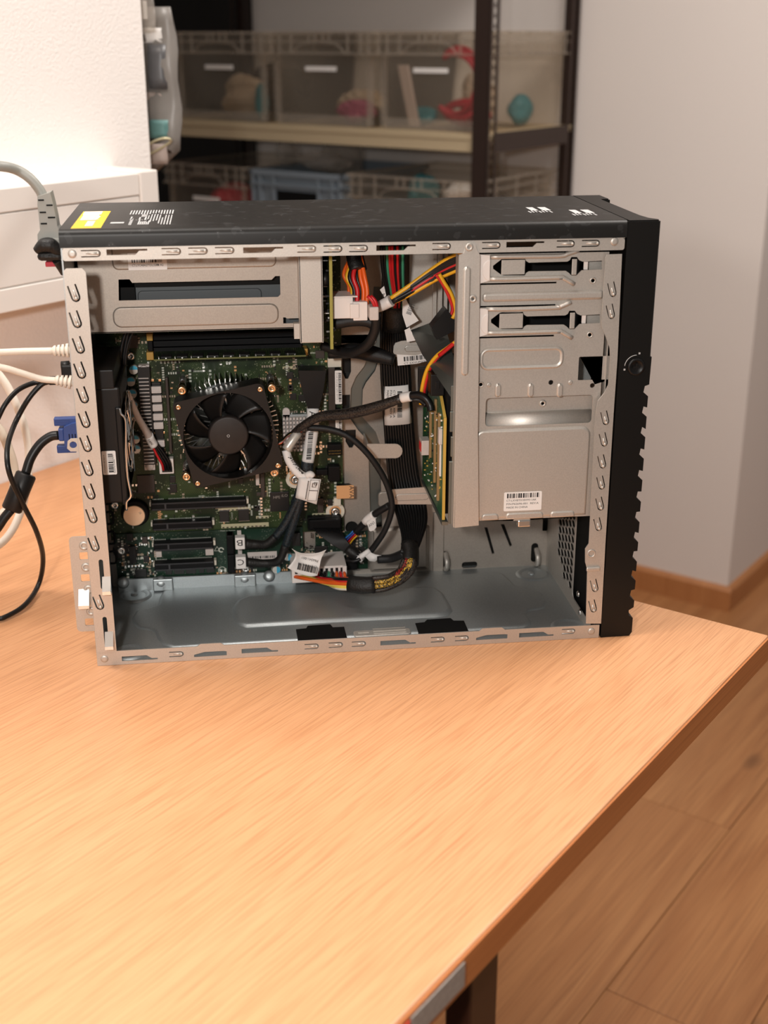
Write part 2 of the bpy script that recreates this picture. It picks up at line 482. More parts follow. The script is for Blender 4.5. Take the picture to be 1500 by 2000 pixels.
class B:
    def __init__(self):
        self.v = []; self.f = []; self.m = []; self.s = []
    def add(self, vs, fs, m=0, smooth=False):
        o = len(self.v)
        self.v += [tuple(x) for x in vs]
        for f in fs:
            self.f.append(tuple(i + o for i in f)); self.m.append(m); self.s.append(smooth)
        return self
    def box(self, x0, x1, y0, y1, z0, z1, m=0, bev=0.0):
        x0, x1 = min(x0, x1), max(x0, x1); y0, y1 = min(y0, y1), max(y0, y1); z0, z1 = min(z0, z1), max(z0, z1)
        vs = [(x, y, z) for x in (x0, x1) for y in (y0, y1) for z in (z0, z1)]
        fs = [(0, 1, 3, 2), (4, 6, 7, 5), (0, 4, 5, 1), (2, 3, 7, 6), (0, 2, 6, 4), (1, 5, 7, 3)]
        if bev:
            bm = bmesh.new()
            bv = [bm.verts.new(v) for v in vs]
            for f in fs:
                bm.faces.new([bv[i] for i in f])
            bev = min(bev, (x1 - x0) * .49, (y1 - y0) * .49, (z1 - z0) * .49)
            bmesh.ops.bevel(bm, geom=bm.edges[:], offset=bev, segments=2, profile=0.5, affect='EDGES')
            bm.verts.index_update()
            vs = [tuple(v.co) for v in bm.verts]
            fs = [tuple(v.index for v in f.verts) for f in bm.faces]
            bm.free()
        return self.add(vs, fs, m)
    def plate(self, outer, holes, c0, c1, mp=mapy, m=0, mw=None):
        loops = [ccw(outer)] + [list(reversed(ccw(h))) for h in holes]
        tris = tessellate_polygon([[Vector((p[0], p[1], 0)) for p in l] for l in loops])
        flat = [p for l in loops for p in l]
        n = len(flat)
        vs = [mp(p[0], p[1], c0) for p in flat] + [mp(p[0], p[1], c1) for p in flat]
        self.add(vs, [tuple(t) for t in tris] + [tuple(i + n for i in reversed(t)) for t in tris], m)
        fs = []
        k = 0
        for l in loops:
            c = len(l)
            for i in range(c):
                a, b = k + i, k + (i + 1) % c
                fs.append((a, b, b + n, a + n))
            k += c
        o = len(self.v) - 2 * n
        for f in fs:
            self.f.append(tuple(i + o for i in f)); self.m.append(m if mw is None else mw); self.s.append(False)
        return self
    def emboss(self, poly, c, h, w, mp=mapy, m=0, dish=False):
        poly = ccw(poly)
        if dish:                                  # a bead: up and down again
            rings = [(poly, c), (offset(poly, w * .5), c + h), (offset(poly, w), c + h), (offset(poly, w * 1.5), c + h * .1)]
        else:
            rings = [(poly, c), (offset(poly, w * .35), c + h * .7), (offset(poly, w), c + h)]
        n = len(poly)
        vs = []
        for pl, cc in rings:
            vs += [mp(p[0], p[1], cc) for p in pl]
        fs = []
        for r in range(len(rings) - 1):
            for i in range(n):
                j = (i + 1) % n
                fs.append((r * n + i, r * n + j, (r + 1) * n + j, (r + 1) * n + i))
        last = (len(rings) - 1) * n
        tris = tessellate_polygon([[Vector((p[0], p[1], 0)) for p in rings[-1][0]]])
        self.add(vs, fs, m, True)
        o = len(self.v) - len(vs)
        for t in tris:
            self.f.append(tuple(i + o + last for i in t)); self.m.append(m); self.s.append(False)
        return self
    def cyl(self, p0, p1, r0, r1=None, n=16, m=0, cap=True, mcap=None, smooth=True):
        p0, p1 = Vector(p0), Vector(p1)
        r1 = r0 if r1 is None else r1
        d = (p1 - p0).normalized()
        a = d.orthogonal().normalized(); b = d.cross(a)
        vs = []
        for p, r in ((p0, r0), (p1, r1)):
            for i in range(n):
                t = 2 * math.pi * i / n
                vs.append(p + a * (r * math.cos(t)) + b * (r * math.sin(t)))
        self.add(vs, [(i, (i + 1) % n, n + (i + 1) % n, n + i) for i in range(n)], m, smooth)
        if cap:
            o = len(self.v) - 2 * n
            for f in (tuple(range(n - 1, -1, -1)), tuple(range(n, 2 * n))):
                self.f.append(tuple(i + o for i in f)); self.m.append(m if mcap is None else mcap); self.s.append(False)
        return self
    def tube(self, pts, r, n=8, m=0, sub=6, cap=True, sx=1.0, sy=1.0, smooth_path=True, up=None):
        """r may be a number or a list per control point; sx, sy flatten the section."""
        ctrl = [Vector(p) for p in pts]
        if smooth_path and len(ctrl) > 2:
            path = crom(ctrl, sub)
        else:
            path = ctrl
        k = len(path)
        def rad(i):
            if isinstance(r, (int, float)):
                return r
            t = i / max(1, k - 1) * (len(r) - 1)
            j = min(int(t), len(r) - 2)
            return r[j] + (r[j + 1] - r[j]) * (t - j)
        vs = []
        prev = None
        for i, p in enumerate(path):
            d = (path[min(i + 1, k - 1)] - path[max(i - 1, 0)])
            if d.length < 1e-9: d = Vector((0, 0, 1))
            d.normalize()
            if up is not None:
                a = Vector(up) - d * d.dot(Vector(up)); a.normalize()
            elif prev is None:
                a = d.orthogonal().normalized()
            else:
                a = prev - d * d.dot(prev)
                a = a.normalized() if a.length > 1e-6 else d.orthogonal().normalized()
            prev = a
            b = d.cross(a)
            rr = rad(i)
            for q in range(n):
                t = 2 * math.pi * q / n
                vs.append(p + a * (rr * sx * math.cos(t)) + b * (rr * sy * math.sin(t)))
        fs = []
        for i in range(k - 1):
            for q in range(n):
                q2 = (q + 1) % n
                fs.append((i * n + q, i * n + q2, (i + 1) * n + q2, (i + 1) * n + q))
        self.add(vs, fs, m, True)
        if cap:
            o = len(self.v) - len(vs)
            self.f.append(tuple(o + i for i in range(n - 1, -1, -1))); self.m.append(m); self.s.append(False)
            self.f.append(tuple(o + (k - 1) * n + i for i in range(n))); self.m.append(m); self.s.append(False)
        return self
    def lathe(self, prof, origin, axis, n=20, m=0, smooth=True):
        """prof: (radius, height) along axis."""
        axis = Vector(axis).normalized()
        a = axis.orthogonal().normalized(); b = axis.cross(a)
        o = Vector(origin)
        vs = []
        for r, h in prof:
            for i in range(n):
                t = 2 * math.pi * i / n
                vs.append(o + axis * h + a * (r * math.cos(t)) + b * (r * math.sin(t)))
        fs = []
        for k in range(len(prof) - 1):
            for i in range(n):
                j = (i + 1) % n
                fs.append((k * n + i, k * n + j, (k + 1) * n + j, (k + 1) * n + i))
        self.add(vs, fs, m, smooth)
        o2 = len(self.v) - len(vs)
        self.f.append(tuple(o2 + i for i in range(n - 1, -1, -1))); self.m.append(m); self.s.append(False)
        self.f.append(tuple(o2 + (len(prof) - 1) * n + i for i in range(n))); self.m.append(m); self.s.append(False)
        return self
    def sphere(self, c, r, m=0, seg=10, rings=6, sc=(1, 1, 1)):
        vs = []; fs = []
        for i in range(rings + 1):
            ph = math.pi * i / rings
            for j in range(seg):
                t = 2 * math.pi * j / seg
                vs.append((c[0] + r * sc[0] * math.sin(ph) * math.cos(t), c[1] + r * sc[1] * math.sin(ph) * math.sin(t), c[2] + r * sc[2] * math.cos(ph)))
        for i in range(rings):
            for j in range(seg):
                k = (j + 1) % seg
                fs.append((i * seg + j, i * seg + k, (i + 1) * seg + k, (i + 1) * seg + j))
        return self.add(vs, fs, m, True)
    def sheet(self, grid, th, m=0, smooth=True):
        """grid: rows of points; gives it a thickness."""
        R, C = len(grid), len(grid[0])
        g = [[Vector(p) for p in row] for row in grid]
        nrm = []
        for i in range(R):
            for j in range(C):
                du = g[i][min(j + 1, C - 1)] - g[i][max(j - 1, 0)]
                dv = g[min(i + 1, R - 1)][j] - g[max(i - 1, 0)][j]
                n = du.cross(dv)
                nrm.append(n.normalized() if n.length > 1e-12 else Vector((0, -1, 0)))
        vs = [g[i][j] for i in range(R) for j in range(C)]
        vs += [g[i][j] + nrm[i * C + j] * th for i in range(R) for j in range(C)]
        N = R * C
        fs = []
        for i in range(R - 1):
            for j in range(C - 1):
                a = i * C + j
                fs.append((a, a + 1, a + C + 1, a + C))
                fs.append((N + a, N + a + C, N + a + C + 1, N + a + 1))
        for j in range(C - 1):
            fs.append((j, N + j, N + j + 1, j + 1))
            a = (R - 1) * C + j
            fs.append((a, a + 1, N + a + 1, N + a))
        for i in range(R - 1):
            a = i * C
            fs.append((a, a + C, N + a + C, N + a))
            a = i * C + C - 1
            fs.append((a, N + a, N + a + C, a + C))
        return self.add(vs, fs, m, smooth)
    def text(self, s, o, ea, eb, size, m=0, width=None, align=0.0):
        vs, fs, w = text_mesh(s)
        o, ea, eb = Vector(o), Vector(ea), Vector(eb)
        kx = size if width is None else width / w
        sh = -align * w * kx
        return self.add([o + ea * (v[0] * kx + sh) + eb * (v[1] * size) for v in vs], fs, m)
    def bars(self, o, ea, eb, w, h, m=0, seed=1, unit=0.00045):
        rnd = random.Random(seed)
        o, ea, eb = Vector(o), Vector(ea), Vector(eb)
        x = 0.0
        while x < w:
            b = unit * rnd.choice((1, 1, 2, 3))
            b = min(b, w - x)
            self.add([o + ea * x, o + ea * (x + b), o + ea * (x + b) + eb * h, o + ea * x + eb * h], [(0, 1, 2, 3)], m)
            x += b + unit * rnd.choice((1, 1, 2))
        return self
    def quad(self, o, ea, eb, w, h, m=0):
        o, ea, eb = Vector(o), Vector(ea), Vector(eb)
        return self.add([o, o + ea * w, o + ea * w + eb * h, o + eb * h], [(0, 1, 2, 3)], m)
    def mesh(self, name, mats):
        bm = bmesh.new()
        bv = [bm.verts.new(v) for v in self.v]
        for f, m, s in zip(self.f, self.m, self.s):
            if len(set(f)) < 3:
                continue
            try:
                fc = bm.faces.new([bv[i] for i in f])
            except ValueError:
                continue
            fc.material_index = m
            fc.smooth = s
        bmesh.ops.recalc_face_normals(bm, faces=bm.faces[:])
        me = bpy.data.meshes.new(name)
        bm.to_mesh(me)
        bm.free()
        for x in mats:
            me.materials.append(MAT[x])
        return me
    def build(self, name, mats, parent=None, label=None, cat=None, group=None, kind=None, rot=0.0, base=False):
        if isinstance(mats, str):
            mats = [mats]
        xs = [v[0] for v in self.v]; ys = [v[1] for v in self.v]; zs = [v[2] for v in self.v]
        c = Vector(((min(xs) + max(xs)) / 2, (min(ys) + max(ys)) / 2, min(zs) if base else (min(zs) + max(zs)) / 2))
        self.v = [(v[0] - c.x, v[1] - c.y, v[2] - c.z) for v in self.v]
        me = self.mesh(name, mats)
        o = bpy.data.objects.new(name, me)
        COL.objects.link(o)
        place(o, c, parent, rot)
        tag(o, label, cat, group, kind)
        return o

def place(o, c, parent, rot=0.0):
    c = Vector(c)
    ORG[o.name] = c
    if parent is not None:
        o.parent = parent
        o.location = c - ORG[parent.name]
    else:
        o.rotation_euler = (0, 0, rot)
        o.location = Matrix.Rotation(rot, 3, 'Z') @ c
def tag(o, label=None, cat=None, group=None, kind=None):
    if label: o['label'] = label
    if cat: o['category'] = cat
    if group: o['group'] = group
    if kind: o['kind'] = kind
    return o
def thing(name, loc, label, cat, group=None, rot=0.0):
    o = bpy.data.objects.new(name, None)
    o.empty_display_size = 0.05
    COL.objects.link(o)
    place(o, loc, None, rot)
    return tag(o, label, cat, group)
def again(src, c, parent=None, rot=None, label=None, scale=None):
    """another piece that shares its mesh"""
    o = src.copy()
    COL.objects.link(o)
    par = parent if parent is not None else src.parent
    ORG[o.name] = Vector(c)
    if par is not None:
        o.parent = par
        o.location = Vector(c) - ORG[par.name]
    else:
        o.location = c
    if rot is not None:
        o.rotation_euler = rot
    if scale is not None:
        o.scale = scale
    if label: o['label'] = label
    return o
X, Y, Zv = Vector((1, 0, 0)), Vector((0, 1, 0)), Vector((0, 0, 1))

# ================================================================== the room
FZ = -0.74
floor = B().box(-1.6, 3.6, -2.2, 5.5, FZ - 0.03, FZ - 0.006).build('floor', 'dark_matte', kind='structure', rot=TH)
pl_cache = {}
rows = range(-10, 11)
for k in rows:
    v0 = -0.195 + k * 0.19
    off = {0: 1.16}.get(k, (1.16 + k * 0.47) % 1.29)
    u = off - 1.29 * 4
    while u < 3.6:
        a, b = max(u, -1.6), min(u + 1.29, 3.6)
        if b - a > 0.05:
            key = round(b - a, 3)
            c = ((a + b) / 2, v0 + 0.095, FZ - 0.003)
            if key not in pl_cache:
                pl_cache[key] = B().box(a + 0.0004, b - 0.0004, v0 + 0.0004, v0 + 0.1896, FZ - 0.006, FZ, bev=0.0012).build('plank', 'floor_wood', floor)
            else:
                again(pl_cache[key], c, floor)
        u += 1.29

B().box(1.998, 3.6, 0.138, 1.53, FZ, 1.8).build('wall_right', 'wall_white', kind='structure', rot=TH)
B().box(2.5, 2.56, 1.53, 5.5, FZ, 1.8).build('wall_alcove', 'dark_matte', kind='structure', rot=TH)
B().box(-1.9, 0.551, 0.458, 0.62, FZ, 1.8).build('wall_left', 'plaster', kind='structure', rot=TH)
B().box(-1.9, 3.6, -1.4, 5.5, 1.8, 1.86).build('ceiling', 'ceiling_white', kind='structure', rot=TH)
bb = B()
bb.plate([(1.984, FZ), (1.998, FZ), (1.998, FZ + 0.058), (1.990, FZ + 0.058), (1.984, FZ + 0.050)], [], 0.124, 1.53, lambda a, b, c: (a, c, b))
bb.build('baseboard_front', 'base_wood', kind='structure', rot=TH)
bb = B()
bb.plate([(0.124, FZ), (0.138, FZ), (0.138, FZ + 0.058), (0.130, FZ + 0.058), (0.124, FZ + 0.050)], [], 1.9985, 3.6, lambda a, b, c: (c, a, b))
bb.build('baseboard_side', 'base_wood', kind='structure', rot=TH)

# cable trunking on the left wall
t = B().box(-1.9, 0.456, 0.386, 0.4578, 0.222, 0.355, bev=0.002).build('trim_1', 'trunking_white', kind='structure', rot=TH)
tag(t, 'white plastic cable trunking running along the left wall')
B().box(-1.9, 0.4555, 0.3825, 0.3865, 0.3297, 0.3553, bev=0.0012).build('upper_strip', 'trunking_white', t)
B().box(-1.9, 0.4555, 0.3835, 0.3865, 0.2490, 0.3285, bev=0.0012).build('trunking_lid', 'trunking_white', t)
B().box(-1.9, 0.4555, 0.3825, 0.3865, 0.2218, 0.2478, bev=0.0012).build('lower_strip', 'trunking_white', t)
B().box(0.4562, 0.486, 0.3805, 0.4578, 0.220, 0.3575, bev=0.002).build('end_cap', 'trunking_white', t)

# table
tb = thing('table', (-0.6, 0.0, FZ), 'light oak laminate table carrying the opened computer tower', 'table', rot=TH)
B().box(-1.75, 0.395, -0.4515, 0.4565, -0.0255, 0.0, bev=0.0018).build('tabletop', 'table_wood', tb)
B().box(-1.75, 0.3945, -0.4532, -0.4517, -0.0255, -0.0014).build('edge_band', 'edge_wood', tb)
for i, (u0, v0) in enumerate(((-0.103, -0.443), (-0.103, 0.40), (-1.65, -0.443), (-1.65, 0.40))):
    B().box(u0, u0 + 0.034, v0, v0 + 0.019, FZ, -0.026, bev=0.0015).build('leg', 'leg_brown', tb)
B().box(-0.186, -0.130, -0.4545, -0.4533, -0.021, -0.0035, bev=0.0003).build('edge_sticker', 'sticker_grey', tb, label='worn grey sticker on the table edge')
B().box(-0.205, -0.1875, -0.4545, -0.4533, -0.021, -0.004, bev=0.0003).build('edge_mark', 'sticker_red', tb, label='small red sticker on the table edge')

# shelving unit
sh = thing('shelving_unit', (1.8, 1.08, FZ), 'dark brown slotted angle shelving unit with beige shelf boards', 'shelf', rot=TH)
def angle_post(name, u, v, su, sv):
    """slotted angle post: one leg along u, one along v"""
    b = B()
    L = 0.036
    holes = [rrect(0.016, 0.021, FZ + 0.03 + 0.019 * k, FZ + 0.039 + 0.019 * k, 0.0024, 2) for k in range(113)]
    prof = [(0, FZ), (L, FZ), (L, 1.45), (0, 1.45)]
    b.plate(prof, [], 0, 0.002, lambda a, z, c: (u + su * c, v + sv * a, z))
    b.plate(prof, holes, 0, 0.002, lambda a, z, c: (u + su * a, v + sv * c, z))
    b.build(name, 'shelf_brown', sh)
angle_post('post', 1.606, 0.584, 1, 1)
angle_post('post', 1.982, 0.584, -1, 1)
angle_post('post', 1.606, 1.56, 1, -1)
angle_post('post', 1.982, 1.56, -1, -1)
for z in (0.295, -0.01, 0.80, -0.45):  # the topmost board is unseen, added to shade the shelf below it
    b = B().box(1.610, 1.978, 0.589, 1.555, z + 0.020, z + 0.032, bev=0.001)
    b.box(1.612, 1.630, 0.620, 1.525, z - 0.003, z + 0.020)
    b.build('shelf_board', 'shelf_beige', sh)
    B().box(1.642, 1.946, 0.584, 0.588, z - 0.004, z + 0.034).build('side_beam', 'shelf_brown', sh)
    B().box(1.642, 1.946, 1.556, 1.560, z - 0.004, z + 0.034).build('side_beam', 'shelf_brown', sh)

def storage_box(v0, v1, z0, z1, label, tag_strip=True, mats=('clear_plastic', 'clear_rib'), u0=1.625, u1=1.970, handle=True):
    o = thing('storage_box', ((u0 + u1) / 2, (v0 + v1) / 2, z0), label, 'storage box', 'storage boxes on the shelves', rot=TH)
    tp = 0.012
    def shell(b, th, e, zz0, zz1, m):
        bot = [(u0 + tp, v0 + tp), (u1 - tp, v0 + tp), (u1 - tp, v1 - tp), (u0 + tp, v1 - tp)]
        top = [(u0, v0), (u1, v0), (u1, v1), (u0, v1)]
        vs = [(x, y, zz0) for x, y in bot] + [(x, y, zz1) for x, y in top]
        inn = [(x + (th if x < (u0 + u1) / 2 else -th), y + (th if y < (v0 + v1) / 2 else -th), zz0 + th) for x, y in bot]
        int_ = [(x + (th if x < (u0 + u1) / 2 else -th), y + (th if y < (v0 + v1) / 2 else -th), zz1) for x, y in top]
        vs += inn + int_
        fs = [(0, 3, 2, 1)]
        for i in range(4):
            j = (i + 1) % 4
            fs += [(i, j, 4 + j, 4 + i), (8 + i, 12 + i, 12 + j, 8 + j), (4 + i, 4 + j, 12 + j, 12 + i)]
        fs.append((8, 9, 10, 11))
        b.add(vs, fs, m)
    b = B(); shell(b, 0.002, 0, z0, z1, 0)
    b.build('shell', mats[0], o)
    h = z1 - z0
    rz = z1 - 0.24 * h
    b = B()
    for (a0, a1, c0, c1) in ((u0 - .006, u0 - .001, v0 - .004, v1 + .004), (u1 + .001, u1 + .006, v0 - .004, v1 + .004),
                             (u0 - .006, u1 + .006, v0 - .006, v0 - .001), (u0 - .006, u1 + .006, v1 + .001, v1 + .006)):
        b.box(a0, a1, c0, c1, z1 - 0.005, z1)
        b.box(a0, a1, c0, c1, z1 - 0.10 * h - 0.003, z1 - 0.10 * h)
        b.box(a0, a1, c0, c1, rz, rz + 0.004)
    w = v1 - v0
    for f in (0.02, 0.10, 0.22, 0.40, 0.46, 0.54, 0.60, 0.78, 0.90, 0.98):
        b.box(u0 - .005, u0 - .001, v0 + w * f - .002, v0 + w * f + .002, z1 - 0.10 * h if 0.3 < f < 0.7 else rz, z1)
    for f in (0.05, 0.25, 0.5, 0.75, 0.95):
        uu = u0 + (u1 - u0) * f
        b.box(uu - .002, uu + .002, v0 - .005, v0 - .001, rz, z1)
    b.box(u0 + .004, u0 + .012, v0 + .004, v0 + .016, z0 + .004, rz, 0)
    b.box(u0 + .004, u0 + .012, v1 - .016, v1 - .004, z0 + .004, rz, 0)
    b.box(u0 + .006, u0 + .010, v0 + .012, v1 - .012, z0 + .001, z0 + 0.12 * h, 0)
    b.build('rim', mats[1], o)
    if handle:
        pts = []
        for i in range(9):
            f = 0.24 + 0.52 * i / 8
            q = abs(i / 8 - 0.5) * 2
            pts.append((u0 - .004, v0 + w * f, (z1 - 0.115 * h - 0.02 * h * q) if q < 0.7 else z1 - 0.13 * h - (q - 0.7) / 0.3 * 0.11 * h))
        B().tube(pts, 0.0022, 6, sub=3).build('handle', mats[1], o)
    if tag_strip:
        mid = (v0 + v1) / 2
        B().box(u0 + .0005, u0 + .0025, mid - 0.042, mid + 0.042, z0 + 0.585 * h, z0 + 0.635 * h, bev=0.0002).build('name_strip', 'paper', o)
    return o
storage_box(1.176, 1.452, 0.3275, 0.522, 'clear plastic box with crumpled bags, leftmost on the upper shelf')
storage_box(0.882, 1.156, 0.3275, 0.522, 'clear plastic box with few contents, middle of the upper shelf')
storage_box(0.604, 0.866, 0.3275, 0.522, 'clear plastic box of red cables, beside the slotted post on the upper shelf')

def blob(name, c, r, sc, mat, label, cat, seed, amp=0.35, group=None, extra=None):
    rnd = random.Random(seed)
    b = B()
    b.sphere((0, 0, 0), 1.0, 0, 18, 12)
    ph = [(rnd.uniform(1, 5), rnd.uniform(1, 5), rnd.uniform(1, 5), rnd.uniform(0, 6)) for _ in range(6)]
    nv = []
    for v in b.v:
        d = sum(math.sin(p[0] * v[0] + p[1] * v[1] + p[2] * v[2] + p[3]) for p in ph) / 6
        k = 1 + amp * d + rnd.uniform(-0.04, 0.04)
        nv.append((c[0] + v[0] * r * sc[0] * k, c[1] + v[1] * r * sc[1] * k, max(c[2] - r * sc[2], c[2] + v[2] * r * sc[2] * k)))
    b.v = nv
    b.s = [False] * len(b.s)
    return b.build(name, mat, label=label, cat=cat, group=group, rot=TH, base=True)
blob('crumpled_bag', (1.70, 1.30, 0.378), 0.046, (0.8, 1.35, 1.0), 'content_beige', 'crumpled pale bag inside the leftmost upper box', 'bag', 1)
blob('crumpled_bag', (1.84, 1.32, 0.395), 0.06, (0.9, 1.3, 1.0), 'content_brown', 'brown crumpled packet at the back of the leftmost upper box', 'bag', 2)
blob('folded_packet', (1.665, 1.222, 0.370), 0.038, (0.3, 0.5, 1.0), 'content_teal', 'teal packet in the corner of the leftmost upper box', 'packet', 3)
blob('folded_packet', (1.69, 0.965, 0.356), 0.03, (1.1, 1.5, 0.85), 'content_magenta', 'dull pink packet lying in the middle upper box', 'packet', 4)
blob('folded_packet', (1.80, 1.03, 0.366), 0.036, (1.2, 1.9, 0.9), 'content_beige', 'dark beige packet at the back of the middle upper box', 'packet', 5)
blob('crumpled_bag', (1.76, 0.70, 0.385), 0.05, (0.6, 0.8, 1.0), 'content_beige', 'pale bag beside the red cables in the upper right box', 'bag', 6)
blob('folded_packet', (1.70, 0.80, 0.352), 0.022, (1.0, 1.6, 0.9), 'content_teal', 'teal packet on the bottom of the upper right box', 'packet', 7)
blob('folded_packet', (1.86, 0.655, 0.362), 0.025, (1.6, 0.9, 1.2), 'content_teal', 'teal packet at the back of the upper right box', 'packet', 8)
b = B()
b.box(1.668, 1.675, 0.79, 0.815, 0.332, 0.455, bev=0.001)
b.v = [(x, y + (z - 0.332) * 0.25, z) for x, y, z in b.v]
b.build('flat_card', 'card_pink', label='narrow card leaning in the upper right box', cat='card', rot=TH)
for i, (cu, cv, cz, rr, n, lab) in enumerate(((1.662, 0.700, 0.420, 0.052, 5, 'coil of red cable inside the upper right box'),
                                              (1.705, 0.705, 0.360, 0.024, 5, 'bundle of red cable on the bottom of the upper right box'))):
    b = B()
    for k in range(n):
        pts = []
        for j in range(14):
            a = math.radians(60 + 250 * j / 13) if i == 0 else math.radians(360 * j / 13)
            pts.append((cu + 0.004 * k + 0.004 * math.sin(3 * a + k), cv + (rr + 0.003 * k) * math.cos(a) * (1 if i == 0 else 1.5), cz + (rr + 0.003 * k) * math.sin(a) * (1.1 if i == 0 else .7)))
        b.tube(pts, 0.0045, 6, sub=3)
    b.build('cable_coil', 'content_red', label=lab, cat='cable', rot=TH)

# lower shelf
storage_box(1.246, 1.50, 0.0225, 0.228, 'clear plastic box with dark red contents on the lower shelf', True)
cr = thing('storage_crate', (1.79, 1.05, 0.0225), 'blue grey ribbed plastic crate on the lower shelf', 'crate', rot=TH)
b = B()
for a in ((1.63, 1.636, 0.968, 1.222), (1.95, 1.956, 0.968, 1.222), (1.63, 1.956, 0.968, 0.974), (1.63, 1.956, 1.216, 1.222)):
    b.box(*a, 0.0225, 0.222)
b.box(1.63, 1.956, 0.968, 1.222, 0.0225, 0.028)
b.build('shell', 'crate_blue', cr)
b = B()
for a in ((1.622, 1.632, 0.960, 1.230), (1.954, 1.964, 0.960, 1.230), (1.622, 1.964, 0.960, 0.970), (1.622, 1.964, 1.220, 1.230)):
    b.box(*a, 0.214, 0.226, bev=0.001)
    b.box(*a, 0.192, 0.197)
for v in (0.968, 0.99, 1.03, 1.16, 1.20, 1.222):
    b.box(1.623, 1.631, v - .003, v + .003, 0.03, 0.22)
b.build('rim', 'crate_blue', cr)
B().box(1.6285, 1.6305, 1.035, 1.155, 0.135, 0.182, bev=0.0005).build('handle_opening', 'black_matte', cr)
storage_box(0.625, 0.942, 0.0225, 0.232, 'clear plastic box with teal packets on the lower shelf behind the post', False)
blob('folded_packet', (1.72, 1.37, 0.105), 0.075, (0.8, 1.0, 1.0), 'content_red', 'dark red packet inside the lower left box', 'packet', 11)
blob('crumpled_bag', (1.80, 1.09, 0.238), 0.05, (1.0, 0.9, 1.25), 'bag_plastic', 'crinkled clear plastic bag on top of the blue grey crate', 'bag', 12, 0.5)
blob('crumpled_bag', (1.665, 1.045, 0.2475), 0.024, (1.0, 2.6, 0.85), 'bag_plastic', 'clear plastic packet lying across the blue grey crate', 'bag', 13, 0.6)
blob('crumpled_bag', (1.70, 1.185, 0.2640), 0.031, (0.8, 0.7, 1.1), 'bag_plastic', 'small clear bag at the corner of the blue grey crate', 'bag', 14, 0.5)
blob('folded_packet', (1.80, 1.08, 0.10), 0.06, (1.2, 1.1, 1.1), 'content_teal', 'large teal packet inside the blue grey crate', 'packet', 15)
blob('folded_packet', (1.70, 0.80, 0.19), 0.042, (0.8, 0.8, 1.1), 'content_teal', 'teal packet sticking out of the lower right box', 'packet', 16)
blob('crumpled_bag', (1.85, 0.74, 0.115), 0.075, (0.9, 0.9, 1.1), 'content_brown', 'brown bag in the lower right box', 'bag', 17)
blob('crumpled_bag', (1.70, 0.70, 0.20), 0.028, (0.9, 1.4, 0.8), 'paper', 'pale packet on top of the lower right box', 'bag', 18)

# things hanging behind the corner of the left wall
hb = thing('hanging_packet', (0.60, 0.505, 0.33), 'grey and teal retail packet hanging behind the wall corner', 'packet', rot=TH)
def sheet_uv(rows, th=0.002):
    return rows
b = B()
g = []
for i in range(13):
    z = 0.335 + (0.545 - 0.335) * i / 12
    wv = 0.050 + 0.004 * math.sin(i * 0.9) - (0.02 if i == 0 else 0)
    r = []
    for j in range(9):
        f = j / 8
        r.append((0.600 + 0.018 * math.sin(math.pi * f) * -1 + 0.003 * math.sin(i * 1.3 + j), 0.540 - (0.540 - (0.452 - 0.006 * math.sin(i / 12 * 3.1) + (0.03 if i < 2 else 0) * (2 - i))) * f, z))
    g.append(r)
b.sheet(g, 0.004)
b.build('packet_body', 'bag_grey', hb)
def patch(v0, v1, z0, z1, mat, name, u=0.5755, lean=0.0):
    b = B()
    g = [[(u + 0.020 * abs(f - 0.35) + 0.001 * math.sin(i * 2 + 9 * f), v0 + (v1 - v0) * f + lean * i, z0 + (z1 - z0) * i / 4) for f in [k / 4 for k in range(5)]] for i in range(5)]
    b.sheet(g, 0.0012)
    b.build(name, mat, hb)
patch(0.490, 0.462, 0.520, 0.502, 'paper', 'white_flap')
patch(0.486, 0.457, 0.500, 0.446, 'bag_dark', 'grey_panel')
patch(0.500, 0.464, 0.442, 0.412, 'card_pink', 'pink_panel')
patch(0.505, 0.458, 0.408, 0.366, 'card_dark', 'dark_panel', 0.577)
patch(0.488, 0.458, 0.408, 0.385, 'card_teal', 'teal_panel', 0.574)
patch(0.490, 0.462, 0.378, 0.352, 'card_pink', 'pink_panel', 0.5735)
hk = B()
hk.tube([(0.552, 0.53, 0.366), (0.560, 0.50, 0.366), (0.562, 0.462, 0.382), (0.565, 0.444, 0.387), (0.572, 0.440, 0.384), (0.571, 0.448, 0.378), (0.566, 0.474, 0.366), (0.560, 0.50, 0.358), (0.552, 0.53, 0.357)], 0.0016, 8)
hk.build('wire_hook', 'wire_hook_metal', label='pale metal wire hook sticking out from the wall corner', cat='hook', rot=TH)
so = thing('socket_strip', (0.575, 0.49, 0.535), 'small clear packet with a white two-hole plug at the top', 'packet', rot=TH)
B().box(0.570, 0.578, 0.474, 0.490, 0.530, 0.552, bev=0.001).build('plug_body', 'paper', so)
for v in (0.479, 0.485):
    B().cyl((0.5705, v, 0.541), (0.5692, v, 0.541), 0.0012, n=8).build('pin_hole', 'ink', so)
g = [[(0.566 + 0.002 * math.sin(i + j), 0.50 - 0.05 * j / 6, 0.517 + 0.04 * i / 4 + 0.004 * math.sin(j)) for j in range(7)] for i in range(5)]
B().sheet(g, 0.001).build('clear_wrapper', 'bag_plastic', so)

# ================================================================== the tower: shell
LM, LS, LT, HT, WD = 0.4447, 0.4461, 0.4737, 0.3709, 0.1747
tower = thing('computer_tower', (0.237, 0.087, 0.0), 'opened black and steel server tower standing on the table, side panel removed', 'computer')
T = tower

